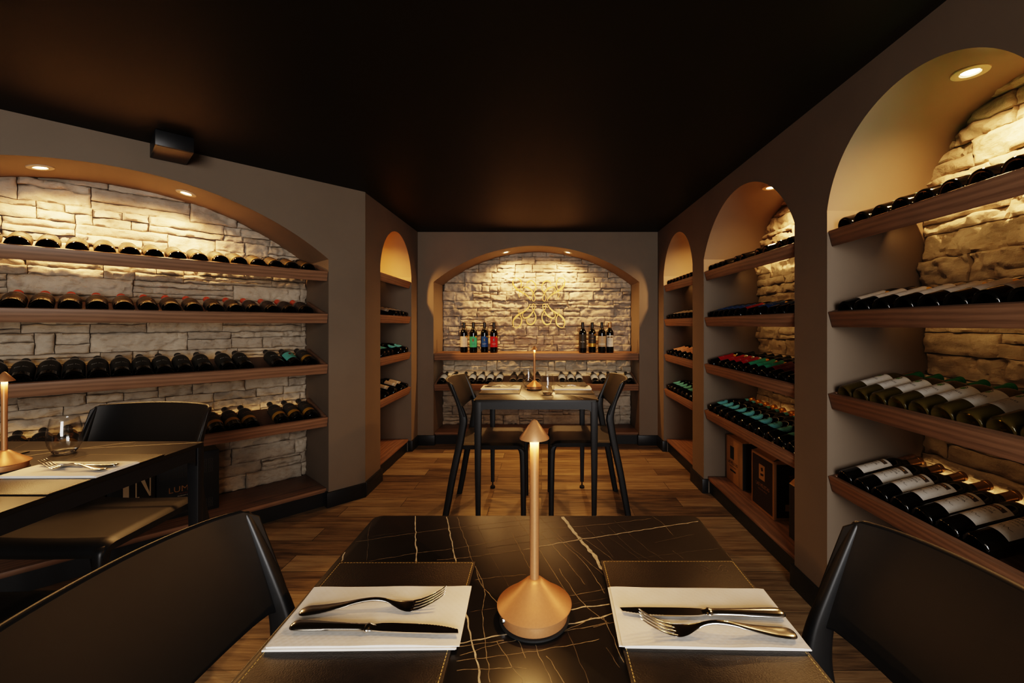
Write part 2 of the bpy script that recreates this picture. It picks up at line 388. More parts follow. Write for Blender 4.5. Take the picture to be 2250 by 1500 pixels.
cladding(R1, w_right, 3, .0085)
cladding(R2, w_right, 23, .010)
cladding(R3, w_right, 31, .016)
cladding(LS, w_alc, 41, .016)

# ------------------------------------------------------------------ shelves
TILT = R(14.8); CT, ST = math.cos(TILT), math.sin(TILT); DEP = .343; LIP = .042
NAME = {id(LW): 'wide diagonal niche', id(LS): 'narrow niche beside the diagonal wall', id(BK): 'back wall niche', id(R3): 'far niche of the three-niche wall', id(R2): 'middle niche of the three-niche wall', id(R1): 'front niche of the three-niche wall'}
lights = []
WARM = (1, .565, .23); LEDC = (1, .63, .27)
def area(name, loc, direction, sx, sy, energy, color, shape='RECTANGLE', spread=None):
    l = bpy.data.lights.new(name, 'AREA'); l.shape = shape; l.size = sx; l.size_y = sy; l.energy = energy; l.color = color
    if spread: l.spread = spread
    o = bpy.data.objects.new(name, l); COL.objects.link(o); o.location = loc; o.rotation_mode = 'QUATERNION'
    o.rotation_quaternion = Vector(direction).to_track_quat('-Z', 'Y'); return o
def tray(nc, z, label, led=.35, under=0):
    o = empty('wine_shelf', nc.P + Vector((0, 0, z)), nc.rz, label, 'shelf', 'wine shelves')
    Tt = Matrix.Rotation(TILT, 4, 'X'); a = nc.a - .003
    mb = MB(); mb.box(-a, a, .002, .022, -.062, 0, .0015, 0, Tt); mb.build('front_rail', 'wood', o)
    mb = MB(); mb.box(-a + .001, a - .001, .0225, DEP, -.058, -LIP, .001, 0, Tt); mb.build('board', 'wood_dark', o)
    for s in (-1, 1):
        mb = MB(); x0, x1 = sorted((s * a, s * (a - .016))); mb.box(x0, x1, .0225, DEP, -LIP + .0003, 0, .001, 0, Tt); mb.build('side_rail', 'wood', o)
    if led:
        yb = DEP * CT + .05 * ST + .004; zb = z + DEP * ST - .05
        area('shelf_strip_light', nc.T @ Vector((0, yb, zb)), nc.n, nc.a * 1.9, .008, led * nc.a, LEDC)
    if under:
        area('shelf_underside_light', nc.T @ Vector((0, .235, z + .235 * math.tan(TILT) - .066)), nc.n * .85 + Vector((0, 0, -.5)), nc.a * 1.85, .012, under * nc.a, LEDC)
    return o
SHELVES = {id(LW): [1.496, 1.228, .907, .570], id(LS): [1.55, 1.232, .907, .589], id(R3): [1.520, 1.208, .888, .572], id(R2): [1.522, 1.208, .888, .571], id(R1): [1.524, 1.208, .888, .566]}
TIER = ['topmost', 'second', 'third', 'lowest']
for nc in (LW, LS, R3, R2, R1):
    for k, z in enumerate(SHELVES[id(nc)]):
        tray(nc, z, 'walnut tilted wine shelf, %s tier of the %s' % (TIER[k], NAME[id(nc)]), [0, .06, .16, .50][k] * (1 if nc is not LS else .5), [1.3, .9, .55, .25][k] * (.22 if nc in (LW, LS) else .8))
tray(BK, .582, 'walnut tilted wine shelf of the back wall niche, below the display shelf', .5, .2)
area('shelf_underside_light', BK.T @ Vector((0, .05, .813)), (0, .35, -1), 1.85, .012, .8, (1, .84, .62))  # added fill under the display shelf, brightens the bottle labels below
o = empty('display_shelf', BK.P + Vector((0, 0, .885)), 0, 'level walnut shelf in back wall niche carrying eight standing bottles', 'shelf')
mb = MB(); mb.box(-.988, .988, .004, .352, -.066, 0, .002); mb.build('board', 'wood', o)
for nc in (LW, LS, BK, R3, R2, R1):
    o = empty('plinth_shelf', nc.P, nc.rz, 'walnut plinth board on black kickboard at floor of the ' + NAME[id(nc)], 'shelf', 'niche plinths')
    mb = MB(); mb.box(-nc.a + .003, nc.a - .003, .028, nc.depth - .02, .090, .115, .0015); mb.build('board', 'wood', o)
    mb = MB(); mb.box(-nc.a + .003, nc.a - .003, .040, .058, 0, .0895); mb.build('kickboard', 'black', o)

# ------------------------------------------------------------------ downlights and black fitting
def downlight(nc, x, y, label, energy, size=R(164), col=WARM):
    z = nc.arch(x); nrm = Vector((-x, 0, nc.zc - z)).normalized()
    loc = nc.T @ (Vector((x, y, z)) + nrm * .0015); nw = (nc.T.to_3x3() @ nrm)
    o = empty('downlight', loc, 0, label, 'light', 'recessed arch downlights'); o.rotation_mode = 'QUATERNION'; o.rotation_quaternion = nw.to_track_quat('Z', 'Y')
    mb = MB(); mb.lathe([(.0235, -.006), (.0235, .0005), (.0255, .0035), (.030, .0045), (.040, .0045), (.0445, .003), (.046, 0), (.046, -.003)], 40); mb.build('trim_ring', 'trim', o)
    mb = MB(); mb.lathe([(.0232, -.003), (.022, -.001), (.015, -.0005), (.0001, 0)], 32); mb.build('lens', 'lens', o)
    l = bpy.data.lights.new('downlight_beam', 'SPOT'); l.energy = energy; l.color = col; l.spot_size = size; l.spot_blend = .75; l.shadow_soft_size = .022
    s = bpy.data.objects.new('downlight_beam', l); COL.objects.link(s); s.location = loc + nw * .030; s.rotation_mode = 'QUATERNION'; s.rotation_quaternion = nw.to_track_quat('-Z', 'Y')
    s.rotation_quaternion = (nw).to_track_quat('-Z', 'Y')
PW = 42
downlight(LW, -.255, .18, 'lit recessed downlight in the diagonal arch, the one away from the corner', PW * 1.02)
downlight(LW, .270, .18, 'lit recessed downlight in the diagonal arch, the one towards the corner', PW * 1.02)
downlight(BK, -.309, .18, 'lit recessed downlight in back wall arch above the coloured label bottles', PW * .95)
downlight(BK, .315, .18, 'lit recessed downlight in back wall arch above the dark label bottles', PW * .95)
downlight(R2, 0, .18, 'lit recessed downlight half hidden at the top of the middle arch', PW * .85)
downlight(R1, 0, .18, 'large lit recessed downlight in the front arch above mint label bottles', PW * .85)
downlight(R3, 0, .18, 'recessed downlight in the far narrow arch of the three-niche wall', PW * .95)
downlight(LS, 0, .18, 'recessed downlight in the narrow arch beside the diagonal wall', PW * 1.35, col=(1, .50, .13))
T = Matrix.Translation((*(C + dL * 1.012), 0)) @ Matrix.Rotation(LW.rz, 4, 'Z')
mb = MB(); mb.box(-.07, .07, -.232, -.003, -.072, -.0015, .0015)
o = mb.build('wall_fitting', 'metal_black'); o.matrix_world = T @ Matrix.Translation((0, 0, HC))
tag(o, 'black rectangular box fitting mounted under the ceiling above the diagonal arch', 'fitting')
mb = MB(); mb.box(-.062, .062, -.224, -.012, -.0735, -.0722, .0004); mb.build('lit_underside_tint', plain('fitting_lit_brown', (.06, .045, .03), .5), o)  # thin brown sheet: the lit look of the bottom face put into colour

# ------------------------------------------------------------------ bottles
PROF = {'bordeaux': [(0, .020), (.010, .019), (.020, .011), (.029, .0015), (.0325, 0), (.0355, .0022), (.0373, .007), (.0375, .012), (.0375, .188), (.0368, .197), (.0345, .207), (.0295, .218), (.0230, .227), (.0180, .236), (.0155, .247), (.0147, .262), (.0143, .286), (.0156, .287), (.0156, .297), (.0143, .2995), (0, .2995)],
        'sloped': [(0, .020), (.010, .019), (.020, .011), (.029, .0015), (.0325, 0), (.0355, .0022), (.0375, .007), (.0380, .012), (.0380, .150), (.0370, .160), (.0340, .174), (.0290, .190), (.0235, .206), (.0190, .222), (.0165, .238), (.0155, .252), (.0152, .286), (.0166, .287), (.0166, .297), (.0150, .2995), (0, .2995)],
        'sparkling': [(0, .028), (.010, .026), (.022, .014), (.032, .0015), (.036, 0), (.0400, .003), (.0425, .009), (.0430, .015), (.0430, .135), (.0418, .155), (.0380, .177), (.0320, .198), (.0255, .218), (.0205, .238), (.0175, .258), (.0160, .277), (.0178, .281), (.0178, .292), (.0150, .298), (.0135, .303), (0, .303)]}
def cyl(r, ang, z): return (r * math.sin(ang), -r * math.cos(ang), z)
def patch(mb, r, a0, a1, z0, z1, mi=0, n=20):
    mb.grid(lambda u, v: cyl(r, a0 + (a1 - a0) * u, z0 + (z1 - z0) * v), n, 2, mi)
def wrap_text(mb, r, t, size, z, mi, xoff=0, sx=1):
    vs, fs = text_mesh(t); mb.add([cyl(r, (x * size * sx + xoff) / r, z + y * size) for x, y, _ in vs], fs, mi)
def wrap_disc(mb, r, ang, z, rad, mi, n=18, wob=0, k=12):
    vs = [cyl(r, ang, z)]
    for j in (.5, 1):
        for i in range(n):
            t = 2 * math.pi * i / n; q = rad * j * (1 + (wob * abs(math.sin(k * t / 2)) - wob if j == 1 else 0)); vs.append(cyl(r, ang + q * math.cos(t) / r, z + q * math.sin(t)))
    fs = [(0, 1 + i, 1 + (i + 1) % n) for i in range(n)] + [(1 + i, 1 + n + i, 1 + n + (i + 1) % n, 1 + (i + 1) % n) for i in range(n)]
    mb.add(vs, fs, mi)
def lab_veleta(col, ink, emblem, medal):
    def f(mb, r):
        mats = [col, ink, emblem, 'medal']
        patch(mb, r, -1.15, 1.15, .055, .160); q = r + .0003
        patch(mb, q, -.17, .17, .112, .140, 2, 6)
        vs = [(0, .137), (-.004, .130), (.003, .128), (-.004, .121), (.004, .121), (0, .115)]
        mb.ribbon  # keep
        mb.add([cyl(q + .0002, x / q, z) for x, z in [(-.002, .136), (.002, .137), (.0015, .130), (-.0035, .128)]], [(0, 1, 2, 3)], 1)
        mb.add([cyl(q + .0002, x / q, z) for x, z in [(-.0045, .124), (.0045, .125), (.004, .121), (-.004, .120)]], [(0, 1, 2, 3)], 1)
        mb.add([cyl(q + .0002, x / q, z) for x, z in [(-.001, .119), (.001, .119), (.001, .1145), (-.001, .1145)]], [(0, 1, 2, 3)], 1)
        wrap_text(mb, q, 'LAS VELETAS', .0072, .086, 1); wrap_text(mb, q, 'VALLE DEL MAULE', .0036, .080, 1)
        if medal: wrap_disc(mb, q, .80, .158, .0095, 3)
        return mats
    return f
def lab_plain(col, z0=.06, z1=.15, ha=1.2, lines=None, ltext=None, medal=False):
    def f(mb, r):
        mats = [col, 'ink', 'gtext', 'medal']
        patch(mb, r, -ha, ha, z0, z1)
        for (a, b, mi) in lines or []: patch(mb, r + .0003, -ha * .98, ha * .98, a, b, mi)
        for (t, s, z, mi) in ltext or []: wrap_text(mb, r + .0004, t, s, z, mi)
        if medal: wrap_disc(mb, r + .0005, .8, z1 - .004, .010, 3)
        return mats
    return f
def lab_porfin(mb, r):
    patch(mb, r, -1.9, 1.9, .048, .182, 0, 32); wrap_text(mb, r + .0004, 'Por Fin.', .0145, .104, 1)
    return ['matte', 'wtext']
def lab_luma(medal=True):
    def f(mb, r):
        patch(mb, r, -1.75, 1.75, .092, .183, 0, 30); patch(mb, r, -1.75, 1.75, .058, .092, 1, 30)
        wrap_text(mb, r + .0004, 'LUMA', .0165, .132, 2, 0, 1.1); wrap_text(mb, r + .0004, 'GRAN RESERVA', .0048, .118, 3); wrap_text(mb, r + .0004, 'MERLOT', .006, .104, 2)
        if medal: wrap_disc(mb, r + .0005, .85, .176, .012, 4)
        return ['lumab', 'goldband', 'luma', 'stripe', 'medal']
    return f
def lab_gold(mb, r):
    patch(mb, r, -2.2, 2.2, .040, .150, 0, 36); patch(mb, r + .0003, -2.2, 2.2, .036, .041, 1, 36); patch(mb, r + .0003, -2.2, 2.2, .048, .0500, 2, 36); patch(mb, r + .0003, -2.2, 2.2, .056, .0570, 2, 36)
    return ['umber', 'goldline', 'goldband']
def lab_stripes(mb, r):
    patch(mb, r, -1.7, 1.7, .046, .140, 0, 32); patch(mb, r + .0003, -1.7, 1.7, .046, .050, 1, 32)
    for z in (.058, .070, .084): patch(mb, r + .0003, -1.7, 1.7, z, z + .0018, 2, 32)
    wrap_text(mb, r + .0005, 'RESERVA', .009, .105, 3)
    return ['brown', 'goldline', 'tan', 'gtext']
def lab_sign(mb, r):
    q = r + .0004; patch(mb, r, -1.02, 1.02, .060, .170)
    patch(mb, q, -.72, .72, .147, .161, 1, 14); wrap_text(mb, q + .0003, 'ALEMA', .0095, .1505, 2, 0, 1.25)
    wrap_text(mb, q, 'SELECT', .0085, .133, 3, 0, 1.25); wrap_text(mb, q, 'TERROIR', .0085, .122, 3, 0, 1.25); wrap_text(mb, q, 'ESPECIAL', .0046, .112, 3, 0, 1.4)
    wrap_text(mb, q, 'CARMENERE', .0046, .101, 4, -.004, 1.2)
    pts = spline([(-.020, .088), (-.012, .094), (-.009, .084), (-.002, .092), (.001, .083), (.008, .090), (.012, .085), (.022, .087)], 5)
    wd = [.0009] * len(pts); n0 = len(mb.v); mb.ribbon([(p.x, p.y) for p in pts], wd, 3)
    pts = spline([(-.014, .076), (-.006, .080), (-.003, .073), (.003, .079), (.006, .073), (.014, .076)], 5); mb.ribbon([(p.x, p.y) for p in pts], [.0007] * len(pts), 4)
    for i in range(n0, len(mb.v)): p = mb.v[i]; mb.v[i] = Vector(cyl(q, p.x / q, p.y))
    return ['white', 'brown', 'goldline', 'ink', 'gtext']
def lab_white_wine(mb, r):
    q = r + .0004; patch(mb, r, -1.15, 1.15, .072, .172)
    wrap_disc(mb, q, .05, .150, .009, 1, 16, .45, 7); 
    pts = spline([(-.006, .160), (.002, .163), (.008, .158), (.007, .152)], 5); n0 = len(mb.v); mb.ribbon([(p.x, p.y) for p in pts], [.002] * len(pts), 2)
    for i in range(n0, len(mb.v)): p = mb.v[i]; mb.v[i] = Vector(cyl(q + .0003, p.x / q, p.y))
    wrap_text(mb, q, 'NOGALES', .0088, .120, 2, 0, 1.25); wrap_text(mb, q, 'RESERVA', .0045, .108, 2, -.006, 1.6)
    patch(mb, q, -.45, .35, .101, .1016, 2, 6); wrap_text(mb, q, 'SAUVIGNON BLANC', .0034, .092, 2, 0, 1.2); wrap_text(mb, q, 'CHILE', .0038, .080, 3)
    return ['white', 'leaf', 'ink', 'gtext']
def lab_scallop(mb, r):
    n = 72; q = r + .0004
    for j, (sc, mi, rr) in enumerate(((1, 0, r), (.90, 1, q), (.875, 0, q + .0003))):
        vs = [cyl(rr, 0, .088)]
        rings = (.25, .5, .75, 1)
        for k in rings:
            for i in range(n):
                t = 2 * math.pi * i / n; w = 1 + (.05 * abs(math.sin(7 * t)) - .03) * (k == 1)
                vs.append(cyl(rr, .037 * sc * k * w * math.cos(t) / rr, .088 + .035 * sc * k * w * math.sin(t)))
        fs = [(0, 1 + i, 1 + (i + 1) % n) for i in range(n)]
        for a in range(3): fs += [(1 + a * n + i, 1 + (a + 1) * n + i, 1 + (a + 1) * n + (i + 1) % n, 1 + a * n + (i + 1) % n) for i in range(n)]
        mb.add(vs, fs, mi)
    patch(mb, q + .0006, -.20, .12, .092, .104, 1, 6); wrap_text(mb, q + .0006, 'BRUT', .011, .078, 1)
    return ['turq', 'ink']
def capsule(prof, z0, col, extra=.0005):
    mb = MB(); p = [(r + extra, z) for r, z in PROF[prof] if z >= z0 and r > 0]
    # start exactly at z0
    rs = [(r, z) for r, z in PROF[prof] if r > 0]
    for (r1, za), (r2, zb) in zip(rs, rs[1:]):
        if za < z0 <= zb: t = (z0 - za) / (zb - za); p = [(r1 + (r2 - r1) * t + extra, z0)] + p
    zt = max(z for r, z in PROF[prof]); p.append((p[-1][0] - .001, zt + .0006)); p.append((0, zt + .0006))
    mb.lathe(p, 20); return mb
_proto = {}
KIND = {  # kind: profile, glass, label builder, capsule start, capsule colour
    'gold': ('bordeaux', 'glass_dark', lab_gold, .226, 'cap_black'), 'striped': ('sloped', 'glass_dark', lab_stripes, .214, 'cap_red'),
    'black': ('bordeaux', 'glass_dark', lab_porfin, .236, 'cap_black'), 'goldband': ('bordeaux', 'glass_dark', lab_luma(True), .238, 'cap_black'),
    'grey': ('bordeaux', 'glass_dark', lab_plain('grey', .070, .168, 1.25, [(.070, .082, 0), (.148, .152, 1), (.160, .1615, 1)], [('GRAN RESERVA', .006, .115, 1)]), .236, 'cap_black'),
    'brown': ('bordeaux', 'glass_dark', lab_plain('brown', .05, .16, 1.5, [(.05, .056, 2)], [('RESERVA', .007, .11, 2)]), .236, 'cap_black'),
    'cream': ('bordeaux', 'glass_dark', lab_veleta('cream', 'gtext', 'white', True), .226, 'cap_black'), 'creamplain': ('bordeaux', 'glass_dark', lab_veleta('cream', 'gtext', 'white', False), .226, 'cap_black'),
    'green': ('bordeaux', 'glass_dark', lab_veleta('green', 'ink', 'rust', True), .226, 'cap_black'), 'mint': ('bordeaux', 'glass_dark', lab_veleta('mint', 'ink', 'rust', False), .226, 'cap_black'),
    'blue': ('bordeaux', 'glass_dark', lab_veleta('blue', 'wtext', 'ink', True), .226, 'cap_black'), 'red': ('bordeaux', 'glass_dark', lab_veleta('red', 'wtext', 'ink', True), .226, 'cap_black'),
    'darkred': ('bordeaux', 'glass_dark', lab_veleta('dred', 'gtext', 'ink', False), .226, 'cap_black'), 'peach': ('bordeaux', 'glass_dark', lab_veleta('peach', 'ink', 'rust', False), .226, 'cap_black'),
    'taupe': ('bordeaux', 'glass_dark', lab_plain('taupe', .062, .165, 1.2, [(.079, .094, 2)], [('GRAN RESERVA', .0055, .128, 2), ('MALBEC', .004, .118, 1)]), .230, 'cap_black'),
    'dark': ('bordeaux', 'glass_dark', lab_plain('tan', .105, .165, 1.0, [(.105, .110, 1)], [('RESERVA', .007, .13, 1)]), .226, 'cap_black'),
    'signature': ('bordeaux', 'glass_dark', lab_sign, .246, 'cap_copper'), 'whitewine': ('bordeaux', 'glass_olive', lab_white_wine, .236, 'cap_green'),
    'sparkling': ('sparkling', 'glass_dark', lab_scallop, .262, 'cap_gold')}
DESC = {'gold': 'dark wine bottle with gold label', 'striped': 'striped brown label bottle with orange-red capsule', 'black': 'matte black bottle with small white lettering', 'goldband': 'black bottle with gold label band',
        'grey': 'dark bottle with pale grey label', 'brown': 'dark bottle with brown label', 'cream': 'dark bottle with medalled cream label', 'creamplain': 'dark bottle with cream label', 'green': 'green label bottle with gold medal', 'mint': 'dark bottle with mint green label',
        'blue': 'blue label wine bottle', 'red': 'red label wine bottle', 'darkred': 'dark red label wine bottle', 'peach': 'peach label wine bottle', 'taupe': 'dark bottle with taupe label', 'dark': 'plain dark wine bottle',
        'signature': 'signed white label bottle, copper capsule', 'whitewine': 'white wine bottle with green capsule', 'sparkling': 'sparkling bottle with turquoise label'}
def proto(kind):
    prof, glass, fl, cz, cc = KIND[kind]
    mb = MB(); mb.lathe(PROF[prof], 36); b = mb.build('wine_bottle', glass, None, 40)
    r = max(x for x, z in PROF[prof]) + .0005
    mb = MB(); mats = fl(mb, r); mb.build('label', mats, b, 0, recalc=False)
    capsule(prof, cz, cc).build('capsule', cc, b)
    if kind == 'sparkling':
        mb = MB(); mb.grid(lambda u, v: cyl(.0208 - .0035 * v, -1.2 + 2.4 * u, .238 + .022 * v + .008 * abs(u - .5)), 12, 3); mb.build('neck_label', 'turq', b, 0, recalc=False)
    if kind == 'signature':
        mb = MB(); patch(mb, .0158, -.6, .6, .236, .2445, 0, 8); mb.build('neck_label', 'gtext', b, 0, recalc=False)
    return b
def bottle(kind, Mx, label, group):
    if kind not in _proto: _proto[kind] = o = proto(kind)
    else: o = copy_tree(_proto[kind])
    o.matrix_world = Mx; tag(o, label, 'bottle', group); return o
rb = random.Random(4)
def lying(nc, ztop, x, kind, label, group, roll=0):
    r = max(p[0] for p in PROF[KIND[kind][0]]); lim = nc.a - .003 - .016 - r - .0025; x = max(-lim, min(lim, x))
    f = Vector((0, CT, ST)); g = Vector((0, -ST, CT)); pos = Vector((x, 0, ztop)) + f * .0255 + g * (-LIP + r + .0008)
    rot = Matrix((Vector((1, 0, 0)), -g, f)).transposed().to_4x4()
    return bottle(kind, nc.T @ Matrix.Translation(pos) @ rot @ Matrix.Rotation(roll, 4, 'Z'), label, group)
def row(nc, tier, items, where, end, rev=False, z=None):
    """items: (x, kind); counted along the shelf from the named end"""
    z = SHELVES[id(nc)][tier] if z is None else z
    its = sorted(items, key=lambda t: t[0], reverse=rev)
    for i, (x, kind) in enumerate(its):
        lying(nc, z, x, kind, '%s, %s, %s from %s' % (DESC[kind], where, ORD[i], end), 'bottles on ' + where, rb.uniform(-.12, .12))
def same(xs, kind): return [(x, kind) for x in xs]
row(LW, 0, same([-.85, -.762, -.672, -.58, -.49, -.402, -.313, -.226, -.137, -.047, .04, .127, .217, .308, .401, .487, .579, .67, .756, .848], 'gold'), 'diagonal niche top shelf', 'the corner', True)
row(LW, 1, same([-.86, -.772, -.683, -.595, -.505, -.416, -.328, -.245, -.160, -.073, .018, .106, .195, .285, .379, .472, .561, .654, .746, .838], 'striped'), 'diagonal niche second shelf', 'the corner', True)
row(LW, 2, same([-.84, -.752, -.664, -.576, -.48, -.387, -.305, -.226, -.148, -.068, .011, .089, .167, .248, .333, .436, .518, .682], 'black') + [(.771, 'mint'), (.862, 'goldband')], 'diagonal niche third shelf', 'the corner', True)
row(LW, 3, same([-.57, -.49, -.41, -.33, -.25, -.17, -.085, .02, .10, .19, .385, .466, .546, .703, .785, .871], 'goldband'), 'diagonal niche lowest shelf', 'the corner', True)
row(LS, 1, same([.04, .127, .225, .335], 'taupe'), 'second shelf beside diagonal wall', 'back wall end', True)
row(LS, 2, same([-.245, -.155, -.065, .155, .325], 'sparkling'), 'third shelf beside diagonal wall', 'back wall end', True)
row(LS, 3, same([-.167, .023, .22, .325], 'taupe'), 'lowest shelf beside diagonal wall', 'back wall end', True)
row(BK, 0, same([-.930, -.829, -.731, -.640, -.551, -.462, -.368], 'grey') + same([-.231, -.154, -.077, .006], 'brown') + same([.254, .342, .424, .579, .660, .738, .816, .922], 'grey'), 'low back niche shelf', 'diagonal wall side', False, .582)
row(R3, 0, same([-.33, -.245, -.16, -.075, .01, .095, .18, .26], 'dark'), 'far niche top shelf', 'back wall end')
row(R3, 1, same([-.33, -.235, -.14, -.045, .05, .14, .225], 'creamplain'), 'far niche second shelf', 'back wall end')
row(R3, 2, same([-.33, -.235, -.12, .017, .13], 'peach') + [(.245, 'mint')], 'far niche third shelf', 'back wall end')
row(R3, 3, same([-.315, -.222, -.13, -.03, .08, .18, .275], 'sparkling'), 'far niche lowest shelf', 'back wall end')
row(R2, 0, same([-.477, -.398, -.320, -.243, -.092, -.010, .158, .240, .373, .455], 'dark'), 'middle niche top shelf', 'far end')
row(R2, 1, [(x, k) for x, k in zip([-.477, -.398, -.320, -.243, -.165, -.083, .063, .145, .29, .37, .455], ['blue', 'blue', 'blue', 'blue', 'blue', 'red', 'blue', 'blue', 'blue', 'blue', 'blue'])], 'middle niche second shelf', 'far end')
row(R2, 2, [(x, k) for x, k in zip([-.470, -.314, -.225, -.137, -.045, .045, .13, .215, .30, .385, .465], ['red', 'red', 'red', 'red', 'green', 'green', 'green', 'darkred', 'darkred', 'darkred', 'darkred'])], 'middle niche third shelf', 'far end')
row(R2, 3, same([-.475, -.382, -.289, -.196, -.103, -.005, .09, .186, .282, .378, .472], 'sparkling'), 'middle niche lowest shelf', 'far end')
row(R1, 0, same([-.325, -.241, -.157, -.071, .013, .097, .181, .265], 'mint'), 'front niche top shelf', 'far end')
row(R1, 1, [(x, k) for x, k in zip([-.325, -.241, -.153, -.062, .026, .110, .192, .280], ['cream', 'creamplain', 'cream', 'creamplain', 'cream', 'cream', 'creamplain', 'creamplain'])], 'front niche second shelf', 'far end')
row(R1, 2, same([-.325, -.245, -.165, -.085, -.006, .072, .15, .23, .31], 'whitewine'), 'front niche third shelf', 'far end')
row(R1, 3, same([-.325, -.241, -.158, -.076, .007, .087, .168], 'signature'), 'front niche lowest shelf', 'far end')
stand = [(-.723, .14, 'cream', 'beside the green label one'), (-.621, .085, 'green', 'between cream and blue ones'), (-.518, .135, 'blue', 'beside the red label one'), (-.421, .105, 'red', 'beside the blue label one'), (.453, .075, 'black', 'beside the gold banded one'), (.552, .12, 'goldband', 'beside the black one'), (.640, .06, 'taupe', 'beside the white signed one'), (.723, .095, 'signature', 'at the end')]
for x, y, k, w in stand:
    bottle(k, BK.T @ Matrix.Translation((x, y, .8856)) @ Matrix.Rotation(R(4) * (1 if x < 0 else -1), 4, 'Z'), DESC[k] + ' on the display shelf ' + w, 'standing bottles on the display shelf')

# ------------------------------------------------------------------ gold emblem on the back wall
STROKES = [([(990, 695), (1020, 640), (1100, 560), (1200, 500), (1310, 430), (1380, 350), (1405, 260), (1385, 190), (1320, 168), (1245, 200), (1205, 290), (1213, 380), (1240, 460), (1264, 530), (1264, 585), (1238, 640)], [12, 18, 28, 36, 46, 36, 20, 13, 13, 20, 24, 16, 12, 15, 12, 6]),
           ([(1080, 328), (1060, 265), (990, 232), (920, 262), (870, 340), (872, 430), (920, 530), (957, 620), (945, 695), (920, 713), (893, 695), (880, 635), (915, 550), (960, 470), (1020, 412), (1090, 382), (1155, 395), (1175, 435), (1150, 500), (1105, 555)], [10, 18, 26, 30, 26, 18, 13, 12, 12, 12, 12, 13, 18, 32, 42, 32, 18, 12, 10, 8]),
           ([(990, 775), (1040, 860), (1120, 940), (1240, 1010), (1330, 1080), (1390, 1160), (1402, 1240), (1370, 1320), (1320, 1335), (1250, 1300), (1205, 1220), (1200, 1130), (1230, 1050), (1265, 990), (1272, 920), (1262, 880)], [10, 22, 34, 42, 42, 32, 20, 14, 14, 20, 26, 20, 13, 12, 10, 6]),
           ([(1140, 960), (1178, 1030), (1160, 1095), (1100, 1108), (1010, 1060), (940, 970), (890, 870), (887, 800), (920, 775), (953, 800), (953, 860), (915, 950), (872, 1040), (870, 1130), (910, 1220), (980, 1262), (1050, 1240), (1083, 1180), (1078, 1130)], [8, 12, 18, 30, 36, 24, 14, 12, 12, 12, 12, 16, 20, 24, 30, 34, 24, 14, 8])]
def emblem(mb, scale, T, thick=0, mi=0, k=6, wmul=1):
    cx, cy = 794, 745
    for pts, wd in STROKES:
        for s in (1, -1):
            P = spline([((x - cx) * s * scale, -(y - cy) * scale) for x, y in pts], k)
            Wd = [w.x for w in spline([(w, 0) for w in wd], k)]
            mb.ribbon([(p.x, p.y) for p in P], [max(.2, w) * scale * wmul for w in Wd], mi, T, thick)
epx = 4.50 / 950 / 10.714
o = empty('wall_emblem', BK.T @ Vector(((1110 + 794 / 10.714 - 1190) / 950 * 4.50 + .05, .325, EYE - (595 + 745 / 10.714 - 714) / 950 * 4.50)), 0, 'gold scrollwork emblem of mirrored loops fixed on the back stone wall', 'emblem')
mb = MB(); emblem(mb, epx, Matrix.Rotation(R(90), 4, 'X'), .008); mb.build('scrollwork', 'gold', o, 50)
mb = MB()
for x, z in ((-.068, .135), (.068, .135), (-.075, -.16), (.075, -.16), (-.17, .08), (.17, .08), (-.165, -.10), (.165, -.10)): mb.lathe([(.0035, 0), (.0035, .038), (0, .038)], 10, 0, Matrix.Translation((x, .001, z)) @ Matrix.Rotation(R(-90), 4, 'X'))
mb.build('standoff_pins', 'gold', o)

